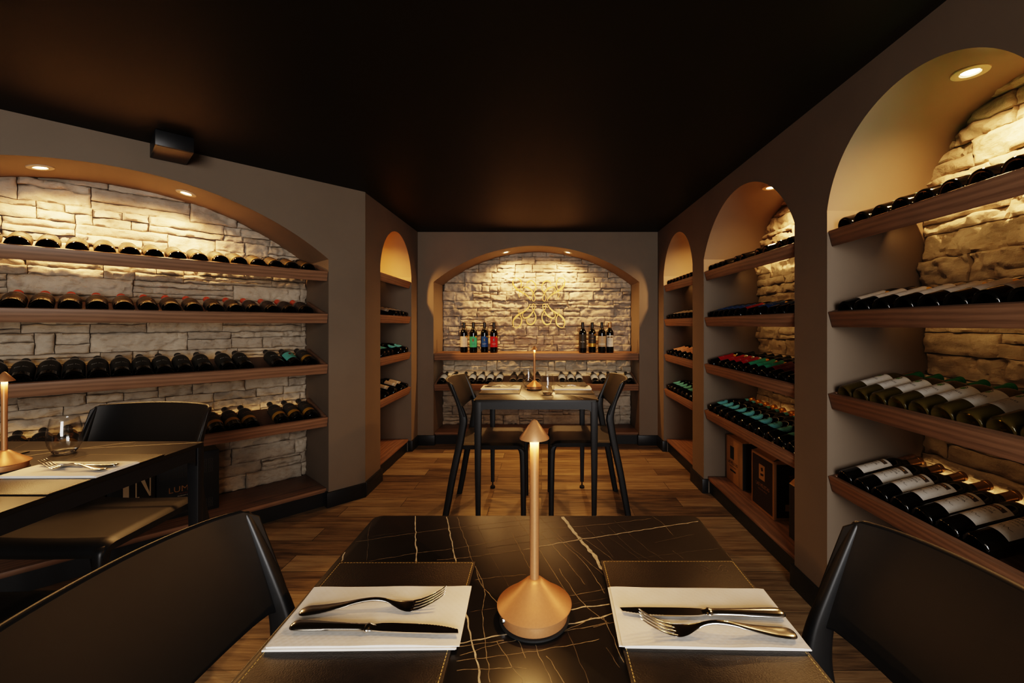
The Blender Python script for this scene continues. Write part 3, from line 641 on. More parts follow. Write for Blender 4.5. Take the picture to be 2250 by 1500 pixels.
# ------------------------------------------------------------------ tables
def rrect(x0, x1, y0, y1, r, k=6):
    out = []
    for cx, cy, a0 in ((x1 - r, y1 - r, 0), (x0 + r, y1 - r, 90), (x0 + r, y0 + r, 180), (x1 - r, y0 + r, 270)):
        for i in range(k + 1): a = R(a0 + 90 * i / k); out.append((cx + r * math.cos(a), cy + r * math.sin(a)))
    return out
VE = {0: [[(.043, .926), (.062, .857), (.073, .825), (.086, .781), (.093, .767), (.100, .727), (.112, .69)]],
      1: [[(-.271, .926), (-.241, .828), (-.216, .748), (-.19, .66)], [(-.204, .926), (-.177, .839), (-.148, .746), (-.135, .70)], [(-.114, .64), (-.104, .60), (-.089, .555), (-.070, .493), (-.055, .42)], [(-.346, .745), (-.352, .774)], [(-.033, .784), (.054, .815), (.144, .842), (.25, .875), (.326, .897)], [(.10, .61), (.051, .592), (-.04, .571), (-.105, .553), (-.16, .538)], [(.1, .631), (.045, .62), (-.03, .60)]],
      2: [[(-.18, .926), (-.165, .875), (-.138, .801), (-.12, .748), (-.09, .675), (-.083, .609), (-.059, .493)], [(-.354, .81), (-.244, .848), (-.093, .89), (.03, .92)], [(-.298, .746), (-.208, .776), (-.135, .796), (.009, .854)], [(-.181, .748), (-.105, .764), (.008, .796)], [(-.101, .534), (-.04, .557), (.03, .575), (.095, .593)], [(-.104, .547), (-.049, .558)], [(-.1, .51), (-.018, .514)], [(-.103, .524), (.006, .543), (.075, .56)], [(-.108, .718), (-.092, .675), (-.051, .609), (-.02, .53)], [(-.057, .92), (-.018, .823), (.037, .661)], [(-.057, .845), (-.016, .71)], [(-.106, .692), (-.025, .706)], [(-.058, .557), (-.022, .493)], [(-.036, .854), (.125, .884), (.23, .91)], [(-.002, .845), (.038, .757), (.069, .679)], [(.03, .828), (.073, .739), (.096, .657)], [(.029, .722), (.06, .634), (.09, .594)], [(.037, .65), (.067, .657), (.098, .668)], [(.07, .601), (.036, .579), (0, .566)], [(-.009, .55), (.012, .492)], [(.007, .533), (.026, .492)], [(.086, .606), (.099, .522)]],
      3: [[(-.302, .746), (-.344, .863), (-.355, .92)], [(.081, .545), (.093, .513)], [(.089, .875), (.127, .757)], [(.135, .875), (.163, .786), (.189, .748)], [(.151, .9), (.19, .791), (.214, .748)], [(.212, .809), (.296, .842)], [(.236, .781), (.247, .753)]]}
TH = .75
def table(name, cx, cy, w, d, label, seed, flip=0, extra=()):
    o = empty(name, (cx, cy, 0), 0, label, 'table', 'square dining tables')
    hw, hd = w / 2, d / 2; mb = MB(); rr = .018
    P = rrect(-hw, hw, -hd, hd, rr); Q = rrect(-hw + .0015, hw - .0015, -hd + .0015, hd - .0015, rr); n = len(P)
    mb.loft([[(x, y, TH - .012) for x, y in P], [(x, y, TH - .0015) for x, y in P], [(x, y, TH) for x, y in Q]], 0)
    rv = random.Random(seed)
    def vein(pts, wd, mi):
        P = spline(pts, 14); out = []
        for i, p in enumerate(P): out.append((p.x + noise.noise(Vector((p.x * 60, p.y * 60, seed))) * .0025 + noise.noise(Vector((p.x * 300, p.y * 300, seed))) * .0004, p.y + noise.noise(Vector((p.x * 60, p.y * 60, seed + 7))) * .0025))
        W = [wd * (1 + .7 * noise.noise(Vector((p.x * 90, p.y * 90, seed + 3)))) for p in P]
        keep = [i for i, (x, y) in enumerate(out) if abs(x) < hw - .003 and abs(y) < hd - .003]
        if len(keep) > 2: mb.ribbon([out[i] for i in keep], [W[i] for i in keep], mi, Matrix.Translation((0, 0, TH + .00012 + .00002 * mi)))
    for lv, ls in VE.items():
        for pts in ls:
            q = [(x + .012, y - .575) for x, y in pts]
            if flip == 1: q = [(-y, x) for x, y in q]
            if flip == 2: q = [(-x, -y) for x, y in q]
            vein(q, [.0058, .0020, .0009, .0009][lv], [1, 1, 2, 3][lv])
    for pts in extra: vein([(x - cx, y - cy) for x, y in pts], .0034, 1)
    for i in range(34):
        a = rv.choice([R(112), R(118), R(16), R(14), R(105)]) + rv.uniform(-.08, .08); L = rv.uniform(.08, .4); x, y = rv.uniform(-hw, hw), rv.uniform(-hd, hd)
        vein([(x - math.cos(a) * L / 2, y - math.sin(a) * L / 2), (x + rv.uniform(-.01, .01), y), (x + math.cos(a) * L / 2, y + math.sin(a) * L / 2)], rv.choice([.0006, .0008]), rv.choice([3, 3, 2]))
    mb.build('table_top', ['ceramic', 'vein', 'vein2', 'vein3'], o, 40, recalc=True)
    # apron with rounded inner corners
    mb = MB(); ins = .004; lw = .042; z1 = TH - .0125; z0 = z1 - .040; fr = .022
    for (L, T) in ((w, Matrix.Translation((0, -hd + ins, 0))), (w, Matrix.Translation((0, hd - ins - .02, 0))), (d, Matrix.Translation((-hw + ins, 0, 0)) @ Matrix.Rotation(R(90), 4, 'Z') @ Matrix.Translation((0, -.02, 0))), (d, Matrix.Translation((hw - ins - .02, 0, 0)) @ Matrix.Rotation(R(90), 4, 'Z') @ Matrix.Translation((0, -.02, 0)))):
        h = L / 2 - ins - lw + .004; pl = [(-h, z1), (-h, z0 - fr)]
        pl += [(-h + fr - fr * math.cos(R(90 * i / 6)), z0 - fr + fr * math.sin(R(90 * i / 6))) for i in range(1, 7)]
        pl += [(h - fr + fr * math.sin(R(90 * i / 6)), z0 - fr + fr * math.cos(R(90 * i / 6))) for i in range(0, 7)] + [(h, z1)]
        mb.prism(pl, -.02, 0, 0, T @ Matrix.Rotation(R(90), 4, 'X'))
    mb.build('apron', 'metal_black', o, 40)
    for sx in (-1, 1):
        for sy in (-1, 1):
            mb = MB(); ox, oy = sx * (hw - ins), sy * (hd - ins); rings = []
            for z, k, io in ((z1 - .0005, lw, 0), (z0 - .02, lw, 0), (.35, .034, .003), (.045, .026, .008)):
                xa, ya = ox - sx * io, oy - sy * io; xb, yb = xa - sx * k * .95, ya - sy * k * .66
                rings.append([(*p, z) for p in rrect(min(xa, xb), max(xa, xb), min(ya, yb), max(ya, yb), .004, 2)])
            mb.loft(rings); lg = mb.build('leg', 'metal_black', o, 40)
            fx, fy = ox - sx * .0205, oy - sy * .0166
            mb = MB(); Tf = Matrix.Translation((fx, fy, 0)); mb.lathe([(0, .0004), (.016, .0004), (.0175, .004), (.0175, .012), (.013, .018), (.005, .020), (.0045, .0448), (0, .0448)], 18, 0, Tf)
            mb.build('levelling_foot', 'rubber', lg)
    return o
table('dining_table', -.012, .575, .688, .70, 'black veined square table with lamp and two place settings beside camera', 3)
table('dining_table', -.03, 2.724, .684, .745, 'black square table with two glasses standing before the back wall niche', 9, 2)
table('dining_table', -1.565, 1.166, .780, .70, 'black square table with lamp and one glass beside the diagonal niche', 21, 1, [[(-1.95, 1.35), (-1.735, 1.386), (-1.517, 1.427), (-1.30, 1.475), (-1.18, 1.50)], [(-1.42, 1.51), (-1.55, 1.40), (-1.66, 1.28)]])

# ------------------------------------------------------------------ chairs
def sec(cx, cy, z, lx, ly, r=.35, k=3, tilt=0):
    P = rrect(-lx / 2, lx / 2, -ly / 2, ly / 2, min(lx, ly) * r, k)
    return [(cx + x, cy + y, z + tilt * x) for x, y in P]
def make_chair(label):
    """sits facing +x"""
    o = empty('side_chair', (0, 0, 0), 0, label, 'chair', 'charcoal plastic side chairs')
    HB = .228
    back = lambda z: -.142 - .078 * ((z - .60) / .22) ** 1.15 if z > .60 else -.142 - .113 * ((.60 - z) / .60) ** 1.15
    for s in (-1, 1):
        mb = MB(); st = [(-.255, .012, 0, .036, .026), (-.232, .010, .12, .038, .027), (-.204, .006, .28, .040, .028), (-.168, .001, .45, .043, .029), (-.150, 0, .55, .044, .029), (-.143, 0, .60, .046, .028), (-.151, .001, .65, .040, .025), (-.172, .002, .71, .030, .021), (-.196, .004, .77, .022, .018), (-.214, .005, .812, .016, .014), (-.218, .005, .821, .009, .009)]
        P = spline([(x, y, z) for x, y, z, _, _ in st], 4); Wd = spline([(a, b, 0) for _, _, _, a, b in st], 4)
        mb.loft([sec(p.x, s * (HB + p.y), p.z, w.x, w.y) for p, w in zip(P, Wd)]); mb.build('leg', 'plastic', o, 60)
        mb = MB(); st = [(.205, .012, 0, .030, .026), (.203, .008, .2, .032, .028), (.200, .002, .37, .034, .030), (.197, 0, .415, .038, .032), (.188, -.004, .440, .046, .036), (.176, -.008, .452, .040, .030)]
        P = spline([(x, y, z) for x, y, z, _, _ in st], 4); Wd = spline([(a, b, 0) for _, _, _, a, b in st], 4)
        mb.loft([sec(p.x, s * (.206 + p.y), p.z, w.x, w.y) for p, w in zip(P, Wd)]); mb.build('leg', 'plastic', o, 60)
    # seat: rounded slab, dished, rolling over at the front
    mb = MB(); nx, ny = 22, 20; X0, X1 = -.178, .219
    def top(u, v):
        x = X0 + (X1 - X0) * u; hw = .212 + .012 * u; y = (v * 2 - 1) * hw
        fz = max(0, (x - .160) / .059); ez = max(0, (abs(y) - (hw - .018)) / .018)
        z = .466 - .007 * (1 - (y / hw) ** 2) * (1 - .4 * u) - .030 * fz ** 2.2 - .010 * ez ** 2
        return (x - .010 * fz ** 3, y, z)
    tv = [[top(i / nx, j / ny) for i in range(nx + 1)] for j in range(ny + 1)]
    vs = [p for r_ in tv for p in r_]; nT = len(vs); W = nx + 1
    vs += [(x * .985, y * .985, z - .024 + .012 * max(0, (x - .16) / .06)) for x, y, z in vs]
    fs = [(j * W + i, j * W + i + 1, (j + 1) * W + i + 1, (j + 1) * W + i) for j in range(ny) for i in range(nx)]
    fs += [tuple(nT + k for k in reversed(f)) for f in fs[:]]
    rim = list(range(W)) + [j * W + nx for j in range(1, ny + 1)] + [ny * W + i for i in range(nx - 1, -1, -1)] + [j * W for j in range(ny - 1, 0, -1)]
    fs += [(rim[i], rim[(i + 1) % len(rim)], nT + rim[(i + 1) % len(rim)], nT + rim[i]) for i in range(len(rim))]
    mb.add(vs, fs); mb.build('seat', 'plastic', o, 55)
    # backrest: curved panel between the posts
    mb = MB(); nu, nv = 28, 14; Y = .243
    def pt(u, v, off):
        y = (u * 2 - 1) * Y; e = abs(u * 2 - 1); zb = .655 - .008 * (1 - e ** 2) - .030 * max(0, (e - .86) / .14) ** 2; zt = .826 + .006 * (1 - e * e) - .016 * max(0, (e - .93) / .07) ** 2
        if e > .90: zb += .0
        z = zb + (zt - zb) * v
        cur = .052 * (1 - abs(u * 2 - 1) ** 2.4)
        x = back(z) - cur * (.55 + .45 * v) + .014 * max(0, (e - .70) / .30) ** 2
        return (x + off, y, z)
    F = [pt(i / nu, j / nv, .0055) for j in range(nv + 1) for i in range(nu + 1)]; B = [pt(i / nu, j / nv, -.0055) for j in range(nv + 1) for i in range(nu + 1)]
    W = nu + 1; fs = [(j * W + i, j * W + i + 1, (j + 1) * W + i + 1, (j + 1) * W + i) for j in range(nv) for i in range(nu)]; nT = len(F)
    fs += [tuple(nT + k for k in reversed(f)) for f in fs[:]]
    rim = list(range(W)) + [j * W + nu for j in range(1, nv + 1)] + [nv * W + i for i in range(nu - 1, -1, -1)] + [j * W for j in range(nv - 1, 0, -1)]
    fs += [(rim[i], rim[(i + 1) % len(rim)], nT + rim[(i + 1) % len(rim)], nT + rim[i]) for i in range(len(rim))]
    mb.add(F + B, fs); b = mb.build('backrest', 'plastic', o, 55)
    bv = b.modifiers.new('soft_edge', 'BEVEL'); bv.width = .004; bv.segments = 2; bv.limit_method = 'ANGLE'; bv.angle_limit = R(50)
    return o
CH = [(-.315, .545, 0, 'charcoal chair pushed up to the lamp table on the diagonal niche side'), (.322, .505, 180, 'charcoal chair pushed up to the lamp table beside the white wine niche'),
      (-.31, 2.735, 0, 'charcoal chair facing the emblem table from the diagonal wall side'), (.262, 2.79, 180, 'charcoal chair facing the emblem table from the three-niche wall side'),
      (-1.605, 1.57, -90, 'charcoal chair standing between the glass-and-lamp table and the diagonal niche'), (-1.50, .95, 90, 'charcoal chair tucked under the camera side of the diagonal niche table')]
c0 = None
for x, y, a, l in CH:
    if c0 is None: c0 = ch = make_chair(l)
    else: ch = copy_tree(c0); ch['label'] = l
    ch.location = (x, y, 0); ch.rotation_euler = (0, 0, R(a))

# ------------------------------------------------------------------ lamps
def make_lamp(label):
    o = empty('table_lamp', (0, 0, 0), 0, label, 'lamp', 'bronze cordless table lamps')
    mb = MB(); mb.lathe([(.0455, .004), (.0460, .006), (.0460, .0185), (.0485, .0195), (.0515, .0205), (.0517, .0220), (.0500, .0236), (.036, .0335), (.022, .0450), (.0125, .0535), (.0085, .0560), (.0055, .0565)], 64); mb.build('base', 'bronze', o, 50)
    mb = MB(); mb.lathe([(0, 0), (.0475, 0), (.0485, .0012), (.0485, .0035), (.0465, .0045), (0, .0045)], 48); mb.build('charging_pad', 'rubber', o)
    mb = MB(); mb.lathe([(.0063, .0560), (.0063, .2515)], 24); mb.build('stem', 'bronze', o)
    mb = MB(); mb.lathe([(.0066, .2500), (.0195, .2492), (.0207, .2496), (.0205, .2512), (.004, .2742), (.0015, .2758), (0, .2762)], 48); mb.build('shade', 'bronze', o, 45)
    mb = MB(); mb.lathe([(.0067, .2490), (.0120, .2488)], 32); mb.build('light_ring', 'led', o)
    mb = MB(); mb.lathe([(0, .004), (.003, .0035), (.0042, .002), (.0045, 0)], 18, 0, Matrix.Rotation(R(-118), 4, 'Z') @ Matrix.Translation((.0458, 0, .0125)) @ Matrix.Rotation(R(90), 4, 'Y')); mb.build('button', 'chrome', o)
    return o
lp = None
for x, y, rz, l, en in ((-.010, .600, -35, 'bronze cordless lamp with conical shade standing between the two napkins', 1.0), (-.045, 2.74, 0, 'bronze cordless lamp standing between the two stemless glasses', .9), (-1.506, 1.212, 40, 'bronze cordless lamp beside the single stemless glass', 1.0)):
    if lp is None: lp = q = make_lamp(l)
    else: q = copy_tree(lp); q['label'] = l
    q.location = (x, y, TH + .0003); q.rotation_euler = (0, 0, R(rz))
    area('lamp_glow', (x, y, TH + .2475), (0, 0, -1), .026, .026, .72 * en, (1, .56, .20), 'DISK')

# ------------------------------------------------------------------ place settings
def placemat(x0, x1, y0, y1, label, em=1):
    cx, cy = (x0 + x1) / 2, (y0 + y1) / 2; hw, hd = (x1 - x0) / 2, (y1 - y0) / 2
    o = empty('placemat', (cx, cy, TH + .0003), 0, label, 'placemat', 'dark leather placemats')
    mb = MB(); mb.box(-hw, hw, -hd, hd, 0, .0036, .0012); mb.build('mat', 'leather', o)
    mb = MB(); i = .0045; Tz = Matrix.Translation((0, 0, .00375))
    def dashes(a, b):
        a, b = Vector(a), Vector(b); L = (b - a).length; n = int(L / .0052)
        for k in range(n):
            p = a.lerp(b, (k + .12) / n); q = a.lerp(b, (k + .82) / n); mb.ribbon([(p.x, p.y), (q.x, q.y)], [.00105, .00105], 0, Tz)
    for a, b in (((-hw + i, -hd + i), (hw - i, -hd + i)), ((hw - i, -hd + i), (hw - i, hd - i)), ((hw - i, hd - i), (-hw + i, hd - i)), ((-hw + i, hd - i), (-hw + i, -hd + i))): dashes(a, b)
    mb.build('stitching', 'stitch', o, 0, recalc=False)
    mb = MB(); ex = (hw - .045) if em > 0 else -(hw - .045); ey = (hd - .040) if em > 0 else -(hd - .04)
    emblem(mb, .00004, Matrix.Translation((ex, ey, .00368)) @ Matrix.Rotation(R(90) if em > 0 else R(-90), 4, 'Z'), 0, 0, 4, .8); mb.build('pressed_emblem', 'deboss', o, 0, recalc=False)
    return o
placemat(-.346, -.112, .408, .738, 'dark stitched leather placemat under the napkin beside the diagonal side chair', -1)
placemat(.101, .330, .410, .742, 'dark stitched leather placemat with pressed emblem beside the white wine niche', 1)
placemat(-.372, -.130, 2.550, 2.880, 'dark leather placemat on emblem table on the diagonal wall side', -1)
placemat(.080, .312, 2.545, 2.875, 'dark leather placemat on emblem table on the three-niche side', 1)
placemat(-1.412, -1.178, 1.030, 1.352, 'dark leather placemat with pressed emblem under napkin beside the single glass', 1)
placemat(-1.862, -1.640, 1.060, 1.386, 'dark leather placemat half cut off behind the lamp of the glass table', -1)
def napkin(cx, cy, w, d, rz, label, seed, fold=1):
    o = empty('napkin', (cx, cy, TH + .0042), R(rz), label, 'napkin', 'folded white paper napkins')
    mb = MB(); rn = random.Random(seed)
    for k in range(3):
        z0 = .0022 * k; z1 = z0 + .0021; dx, dy = rn.uniform(-.003, .003), rn.uniform(-.003, .003); sk = rn.uniform(-.012, .012)
        def f(u, v, top):
            x = (u - .5) * w + dx + sk * (v - .5) * .3; y = (v - .5) * d + dy
            if k == 2: y += .004 * (1 - abs(2 * v - 1)) * 0
            nz = noise.noise(Vector((x * 18, y * 26, seed + k))) * .0013 * (1 if top else .2) if k == 2 else 0
            e = max(0, 1 - min(u, 1 - u) * w / .006) ** 2 * .0006
            return (x, y, (z1 + max(nz, -.0012) - e if top else z0))
        nu, nv = 26, 14
        Tp = [f(i / nu, j / nv, True) for j in range(nv + 1) for i in range(nu + 1)]; Bt = [f(i / nu, j / nv, False) for j in range(nv + 1) for i in range(nu + 1)]
        W = nu + 1; nT = len(Tp); fs = [(j * W + i, j * W + i + 1, (j + 1) * W + i + 1, (j + 1) * W + i) for j in range(nv) for i in range(nu)]
        fs += [tuple(nT + q for q in reversed(t)) for t in fs[:]]
        rim = list(range(W)) + [j * W + nu for j in range(1, nv + 1)] + [nv * W + i for i in range(nu - 1, -1, -1)] + [j * W for j in range(nv - 1, 0, -1)]
        fs += [(rim[i], rim[(i + 1) % len(rim)], nT + rim[(i + 1) % len(rim)], nT + rim[i]) for i in range(len(rim))]
        mb.add(Tp + Bt, fs)
    mb.build('folded_paper', 'paper', o, 50); return o
napkin(-.224, .5935, .238, .122, .8, 'folded white napkin with fork lying above knife beside the diagonal side chair', 1)
napkin(.216, .594, .230, .120, -1.2, 'folded white napkin with knife lying above fork beside the white wine niche', 2)
napkin(-.257, 2.775, .243, .160, 0, 'folded white napkin on emblem table on the diagonal wall side', 3)
napkin(.190, 2.765, .243, .160, 0, 'folded white napkin on emblem table on the three-niche side', 4)
napkin(-1.303, 1.197, .256, .122, 1, 'folded white napkin in front of the single stemless glass', 5)
def make_fork(label):
    mb = MB()
    st = [(0, .0015, .0030, .0006), (.0012, .0062, .0032, .0016), (.005, .0098, .0036, .0021), (.012, .0110, .0042, .0023), (.030, .0098, .0055, .0023), (.055, .0066, .0090, .0023), (.080, .0042, .0135, .0024), (.100, .0036, .0150, .0024), (.115, .0038, .0128, .0022), (.126, .0062, .0090, .0017), (.136, .0100, .0055, .0013), (.146, .0122, .0036, .0011), (.154, .0124, .0036, .0010)]
    P = spline([(x, z, 0) for x, w, z, t in st], 3); Q = spline([(w, t, 0) for x, w, z, t in st], 3)
    rings = [[(p.x, q.x * math.cos(2 * math.pi * k / 14), p.y + q.y * math.sin(2 * math.pi * k / 14)) for k in range(14)] for p, q in zip(P, Q)]; mb.loft(rings)
    for i in range(4):
        y = (i - 1.5) * .0067; tr = []
        for t in [0, .2, .4, .6, .8, .95, 1]:
            x = .151 + .050 * t - .004 * t * t; z = .0036 + .020 * t ** 1.5; w = .0022 - .0009 * t if t < 1 else .0003; th = .0010 if t < 1 else .0003
            tr.append([(x, y * (1 - .06 * t) + w * math.cos(2 * math.pi * k / 8), z + th * math.sin(2 * math.pi * k / 8)) for k in range(8)])
        mb.loft(tr)
    o = mb.build('fork', 'steel', None, 50); return tag(o, label, 'fork', 'steel forks')
def make_knife(label):
    o = empty('table_knife', (0, 0, 0), 0, label, 'knife', 'steel table knives')
    st = [(0, .0012, .0006), (.001, .0055, .0018), (.004, .0086, .0032), (.012, .0098, .0038), (.045, .0082, .0038), (.085, .0066, .0036), (.098, .0068, .0036), (.101, .0082, .0040), (.104, .0082, .0040), (.107, .0064, .0026), (.112, .0060, .0010)]
    mb = MB(); P = spline([(x, w, t) for x, w, t in st], 3)
    mb.loft([[(p.x, p.y * math.cos(2 * math.pi * k / 14), .0042 + p.z * math.sin(2 * math.pi * k / 14)) for k in range(14)] for p in P]); mb.build('handle', 'steel', o, 50)
    mb = MB(); bk = [(.109, .0058), (.118, .0080), (.130, .0088), (.165, .0086)]
    se = []
    for k in range(28): x = .165 + .055 * k / 27; yb = .0086 * (1 - ((x - .165) / .058) ** 2.2); se.append((x, yb - (.0007 if k % 2 else 0)))
    ed = [(.222, -.0062), (.20, -.0072), (.15, -.0074), (.125, -.0070), (.109, -.0058)]
    mb.prism(bk + se + ed, .0034, .0050); mb.build('blade', 'steel', o, 30); return o
_f = _k = None
def fork(loc, rz, label, my=1, roll=0):
    global _f
    if _f is None: _f = o = make_fork(label)
    else: o = copy_tree(_f); o['label'] = label
    o.location = loc; o.rotation_euler = (R(roll), 0, R(rz))
def knife(loc, rz, label, flip=False):
    global _k
    if _k is None: _k = o = make_knife(label)
    else: o = copy_tree(_k); o['label'] = label
    o.location = loc; o.rotation_euler = (R(180) if flip else 0, 0, R(rz))
    if flip: o.location.z += .0084
NZ = TH + .0118
fork((-.331, .592, NZ), 4.5, 'steel fork with raised tines lying above the knife, handle towards diagonal side')
knife((-.327, .564, NZ), -2.5, 'steel knife with dark blade lying below the fork, handle towards diagonal side')
knife((.330, .588, NZ), 179, 'steel knife lying above the fork on the napkin beside white wine niche')
fork((.323, .549, NZ), 177.5, 'steel fork lying below the knife on the napkin beside white wine niche')
fork((-.355, 2.79, NZ), -3, 'steel fork on emblem table napkin on the diagonal wall side')
knife((-.365, 2.755, NZ), -2, 'steel knife on emblem table napkin on the diagonal wall side')
fork((.285, 2.745, NZ), 176, 'steel fork on emblem table napkin on the three-niche side')
knife((.300, 2.79, NZ), 182, 'steel knife on emblem table napkin on the three-niche side')
fork((-1.186, 1.176, NZ), 174, 'steel fork on the napkin in front of the single glass')
knife((-1.188, 1.212, NZ), 180, 'steel knife behind the fork on the napkin by the single glass')
# glasses
def make_glass(label):
    o = empty('stemless_glass', (0, 0, 0), 0, label, 'glass', 'stemless drinking glasses')
    out = [(.0225, .0012), (.0265, .004), (.0330, .014), (.0392, .030), (.0418, .046), (.0412, .064), (.0380, .086), (.0345, .104), (.0330, .113)]
    inn = [(r - .0013, z) for r, z in out[::-1] if z > .012]
    mb = MB(); mb.lathe(out + [(.0324, .1138)] + inn, 48); mb.build('bowl', 'glass', o, 60)
    mb = MB(); mb.lathe([(0, .0006), (.0205, .0), (.0222, .0009), (.0250, .0035), (.0300, .0105), (.0240, .0108), (.012, .0085), (0, .0078)], 40); mb.build('thick_base', 'glass_base', o, 60); return o
g0 = None
for x, y, l in ((.035, 2.535, 'stemless glass on emblem table in front of the lamp'), (-.087, 2.865, 'stemless glass on emblem table behind the lamp'), (-1.513, 1.372, 'large stemless glass standing alone beside the diagonal niche chair')):
    if g0 is None: g0 = g = make_glass(l)
    else: g = copy_tree(g0); g['label'] = l
    g.location = (x, y, TH + .0004)

# ------------------------------------------------------------------ wine cartons on the plinths
def face_text(mb, t, size, x, z, mi, y=-.0006, sx=1):
    vs, fs = text_mesh(t); mb.add([(x + a * size * sx, y, z + b * size) for a, b, _ in vs], fs, mi)
def quad(mb, x0, x1, z0, z1, mi, y=-.0004): mb.add([(x0, y, z0), (x1, y, z0), (x1, y, z1), (x0, y, z1)], [(0, 1, 2, 3)], mi)
def carton(nc, x0, x1, y0, y1, h, rz, label, mats, art, flaps=None):
    """front face in the plane y=0 of its own frame, facing out of the niche"""
    w, d = x1 - x0, y1 - y0
    o = empty('wine_carton', nc.T @ Vector((x0, y0, .1153)), nc.rz + R(rz), label, 'box', 'wine cartons')
    mb = MB(); mb.box(0, w, 0, d, 0, h, .0025); mb.build('carton_shell', mats[0], o)
    mb = MB(); art(mb, w, d, h); mb.build('print', mats[1:], o, 0, recalc=False)
    if flaps:
        mb = MB(); flaps(mb, w, d, h); mb.build('lid_flap', flaps.__defaults__[0], o, 0)
    return o
def art_luma(mb, w, d, h):
    # meander pattern bands above and below the name
    for z0, z1 in ((.215, h - .02), (.02, .085)):
        s = .026; nz = int((z1 - z0) / s)
        for i in range(int((w - .02) / s)):
            for j in range(nz):
                X, Z = .01 + i * s, z0 + j * s; t = .0016
                for a, b, c, e_ in ((.001, .024, .001, .001 + t), (.001, .001 + t, .001, .024), (.001, .020, .022, .024), (.018, .020, .007, .024), (.007, .020, .007, .009), (.007, .009, .007, .017), (.007, .014, .015, .017)): quad(mb, X + a, X + b, Z + c, Z + e_, 2)
    face_text(mb, 'LUMA', .044, w * .39, .140, 0, sx=1.0); face_text(mb, 'GRAN RESERVA', .0085, w * .45, .126, 1, sx=1.05); face_text(mb, 'PRODUCT OF CHILE', .0078, w * .45, .114, 3, sx=1.0)
carton(LW, .146, .414, .163, .345, .335, 0, 'black wine carton with copper lettering beside the empty plinth end', ['cartonb', 'luma', 'rust', 'lumab', 'wtext'], art_luma)
def art_brut(mb, w, d, h):
    z = .150   # big serif letters
    def st(x0, x1, z0, z1): quad(mb, x0, x1, z0, z1, 0)
    st(.058, .080, z, z + .15); st(.048, .091, z, z + .006); st(.048, .091, z + .144, z + .15)
    st(.104, .109, z, z + .15); st(.095, .119, z, z + .006); st(.158, .163, z, z + .15); st(.151, .171, z + .144, z + .15)
    mb.add([(.100, -.0004, z + .15), (.123, -.0004, z + .15), (.163, -.0004, z), (.157, -.0004, z)], [(0, 1, 2, 3)], 0)
    face_text(mb, 'BRUT', .030, .088, .112, 0, sx=.95); face_text(mb, 'METODO TRADICIONAL', .0075, .094, .099, 2)
    for k in range(9):
        x = .0 + .008 * k; zz = .075 + .006 * k
        mb.add([(x + .005, -.0003, zz - .012), (x + .10, -.0003, zz + .012 + .002 * (k % 3)), (x + .10, -.0003, zz + .015), (x + .005, -.0003, zz - .009)], [(0, 1, 2, 3)], 1)
    n = 28; c = (.152, .124)
    ring = [(c[0] + r_ * math.cos(2 * math.pi * i / n), -.0007, c[1] + r_ * math.sin(2 * math.pi * i / n)) for r_ in (.016, .0138) for i in range(n)]
    mb.add(ring, [(i, (i + 1) % n, n + (i + 1) % n, n + i) for i in range(n)], 0)
    for j, m in enumerate((4, 3, 2, 1)):
        for i in range(m):
            x, zz = c[0] + (i - (m - 1) / 2) * .0048, c[1] + .006 - j * .0045
            mb.add([(x + .0021 * math.cos(2 * math.pi * q / 10), -.0008, zz + .0021 * math.sin(2 * math.pi * q / 10)) for q in range(10)], [tuple(range(10))], 0)
carton(LW, -.0385, .142, .170, .345, .345, 0, 'black wine carton with big white serif letters and red brush strokes', ['cartonb', 'wtext', 'rust', 'stripe'], art_brut)
def art_teal(mb, w, d, h):
    for k in range(7): mb.add([(.02 + .024 * k, -.0004, .03), (.038 + .024 * k, -.0004, .02 + .01 * (k % 2)), (.046 + .024 * k, -.0004, .15 - .01 * (k % 3)), (.030 + .024 * k, -.0004, .14)], [(0, 1, 2, 3)], k % 2)
carton(LW, -.245, -.043, .172, .345, .33, 0, 'dark wine carton with turquoise artwork beside the serif lettered one', ['cartonb', 'teal', 'turq'], art_teal)
def art_kraft(mb, w, d, h):
    quad(mb, w * .30, w * .52, h * .52, h * .80, 0); face_text(mb, 'LAS VELETAS', .027, w * .44, h * .40, 0, sx=.95); face_text(mb, 'VALLE DEL MAULE', .010, w * .46, h * .34, 0, sx=1.2); quad(mb, w * .30, w * .62, h * .24, h * .28, 0)
    # the dark side panel facing along the wall
    mb.add([(w + .0005, .0, .002), (w + .0005, d, .002), (w + .0005, d, h - .002), (w + .0005, .0, h - .002)], [(0, 1, 2, 3)], 1)
    mb.add([(w + .0010, .085, h * .32), (w + .0010, .145, h * .32), (w + .0010, .145, h * .64), (w + .0010, .085, h * .64)], [(0, 1, 2, 3)], 2)
    for k in range(8): mb.add([(w + .0014, .094 + .005 * k, h * .50), (w + .0014, .0965 + .005 * k + .001 * (k % 2), h * .50), (w + .0014, .0965 + .005 * k + .001 * (k % 2), h * .61), (w + .0014, .094 + .005 * k, h * .61)], [(0, 1, 2, 3)], 3)
    for k in range(3): mb.add([(w + .0014, .094, h * (.36 + .04 * k)), (w + .0014, .136, h * (.36 + .04 * k)), (w + .0014, .136, h * (.375 + .04 * k)), (w + .0014, .094, h * (.375 + .04 * k))], [(0, 1, 2, 3)], 3)
carton(R2, -.525, -.270, .145, .322, .296, 0, 'kraft and dark wine carton in middle niche with barcode sticker, towards far end', ['kraft', 'ink', 'cartonb', 'gtext', 'ink'], art_kraft, lambda mb, w, d, h, m='kraft': mb.add([(.03, .10, h + .001), (.03, .16, h + .02), (.10, .17, h + .018), (.10, .10, h + .001)], [(0, 1, 2, 3)]))
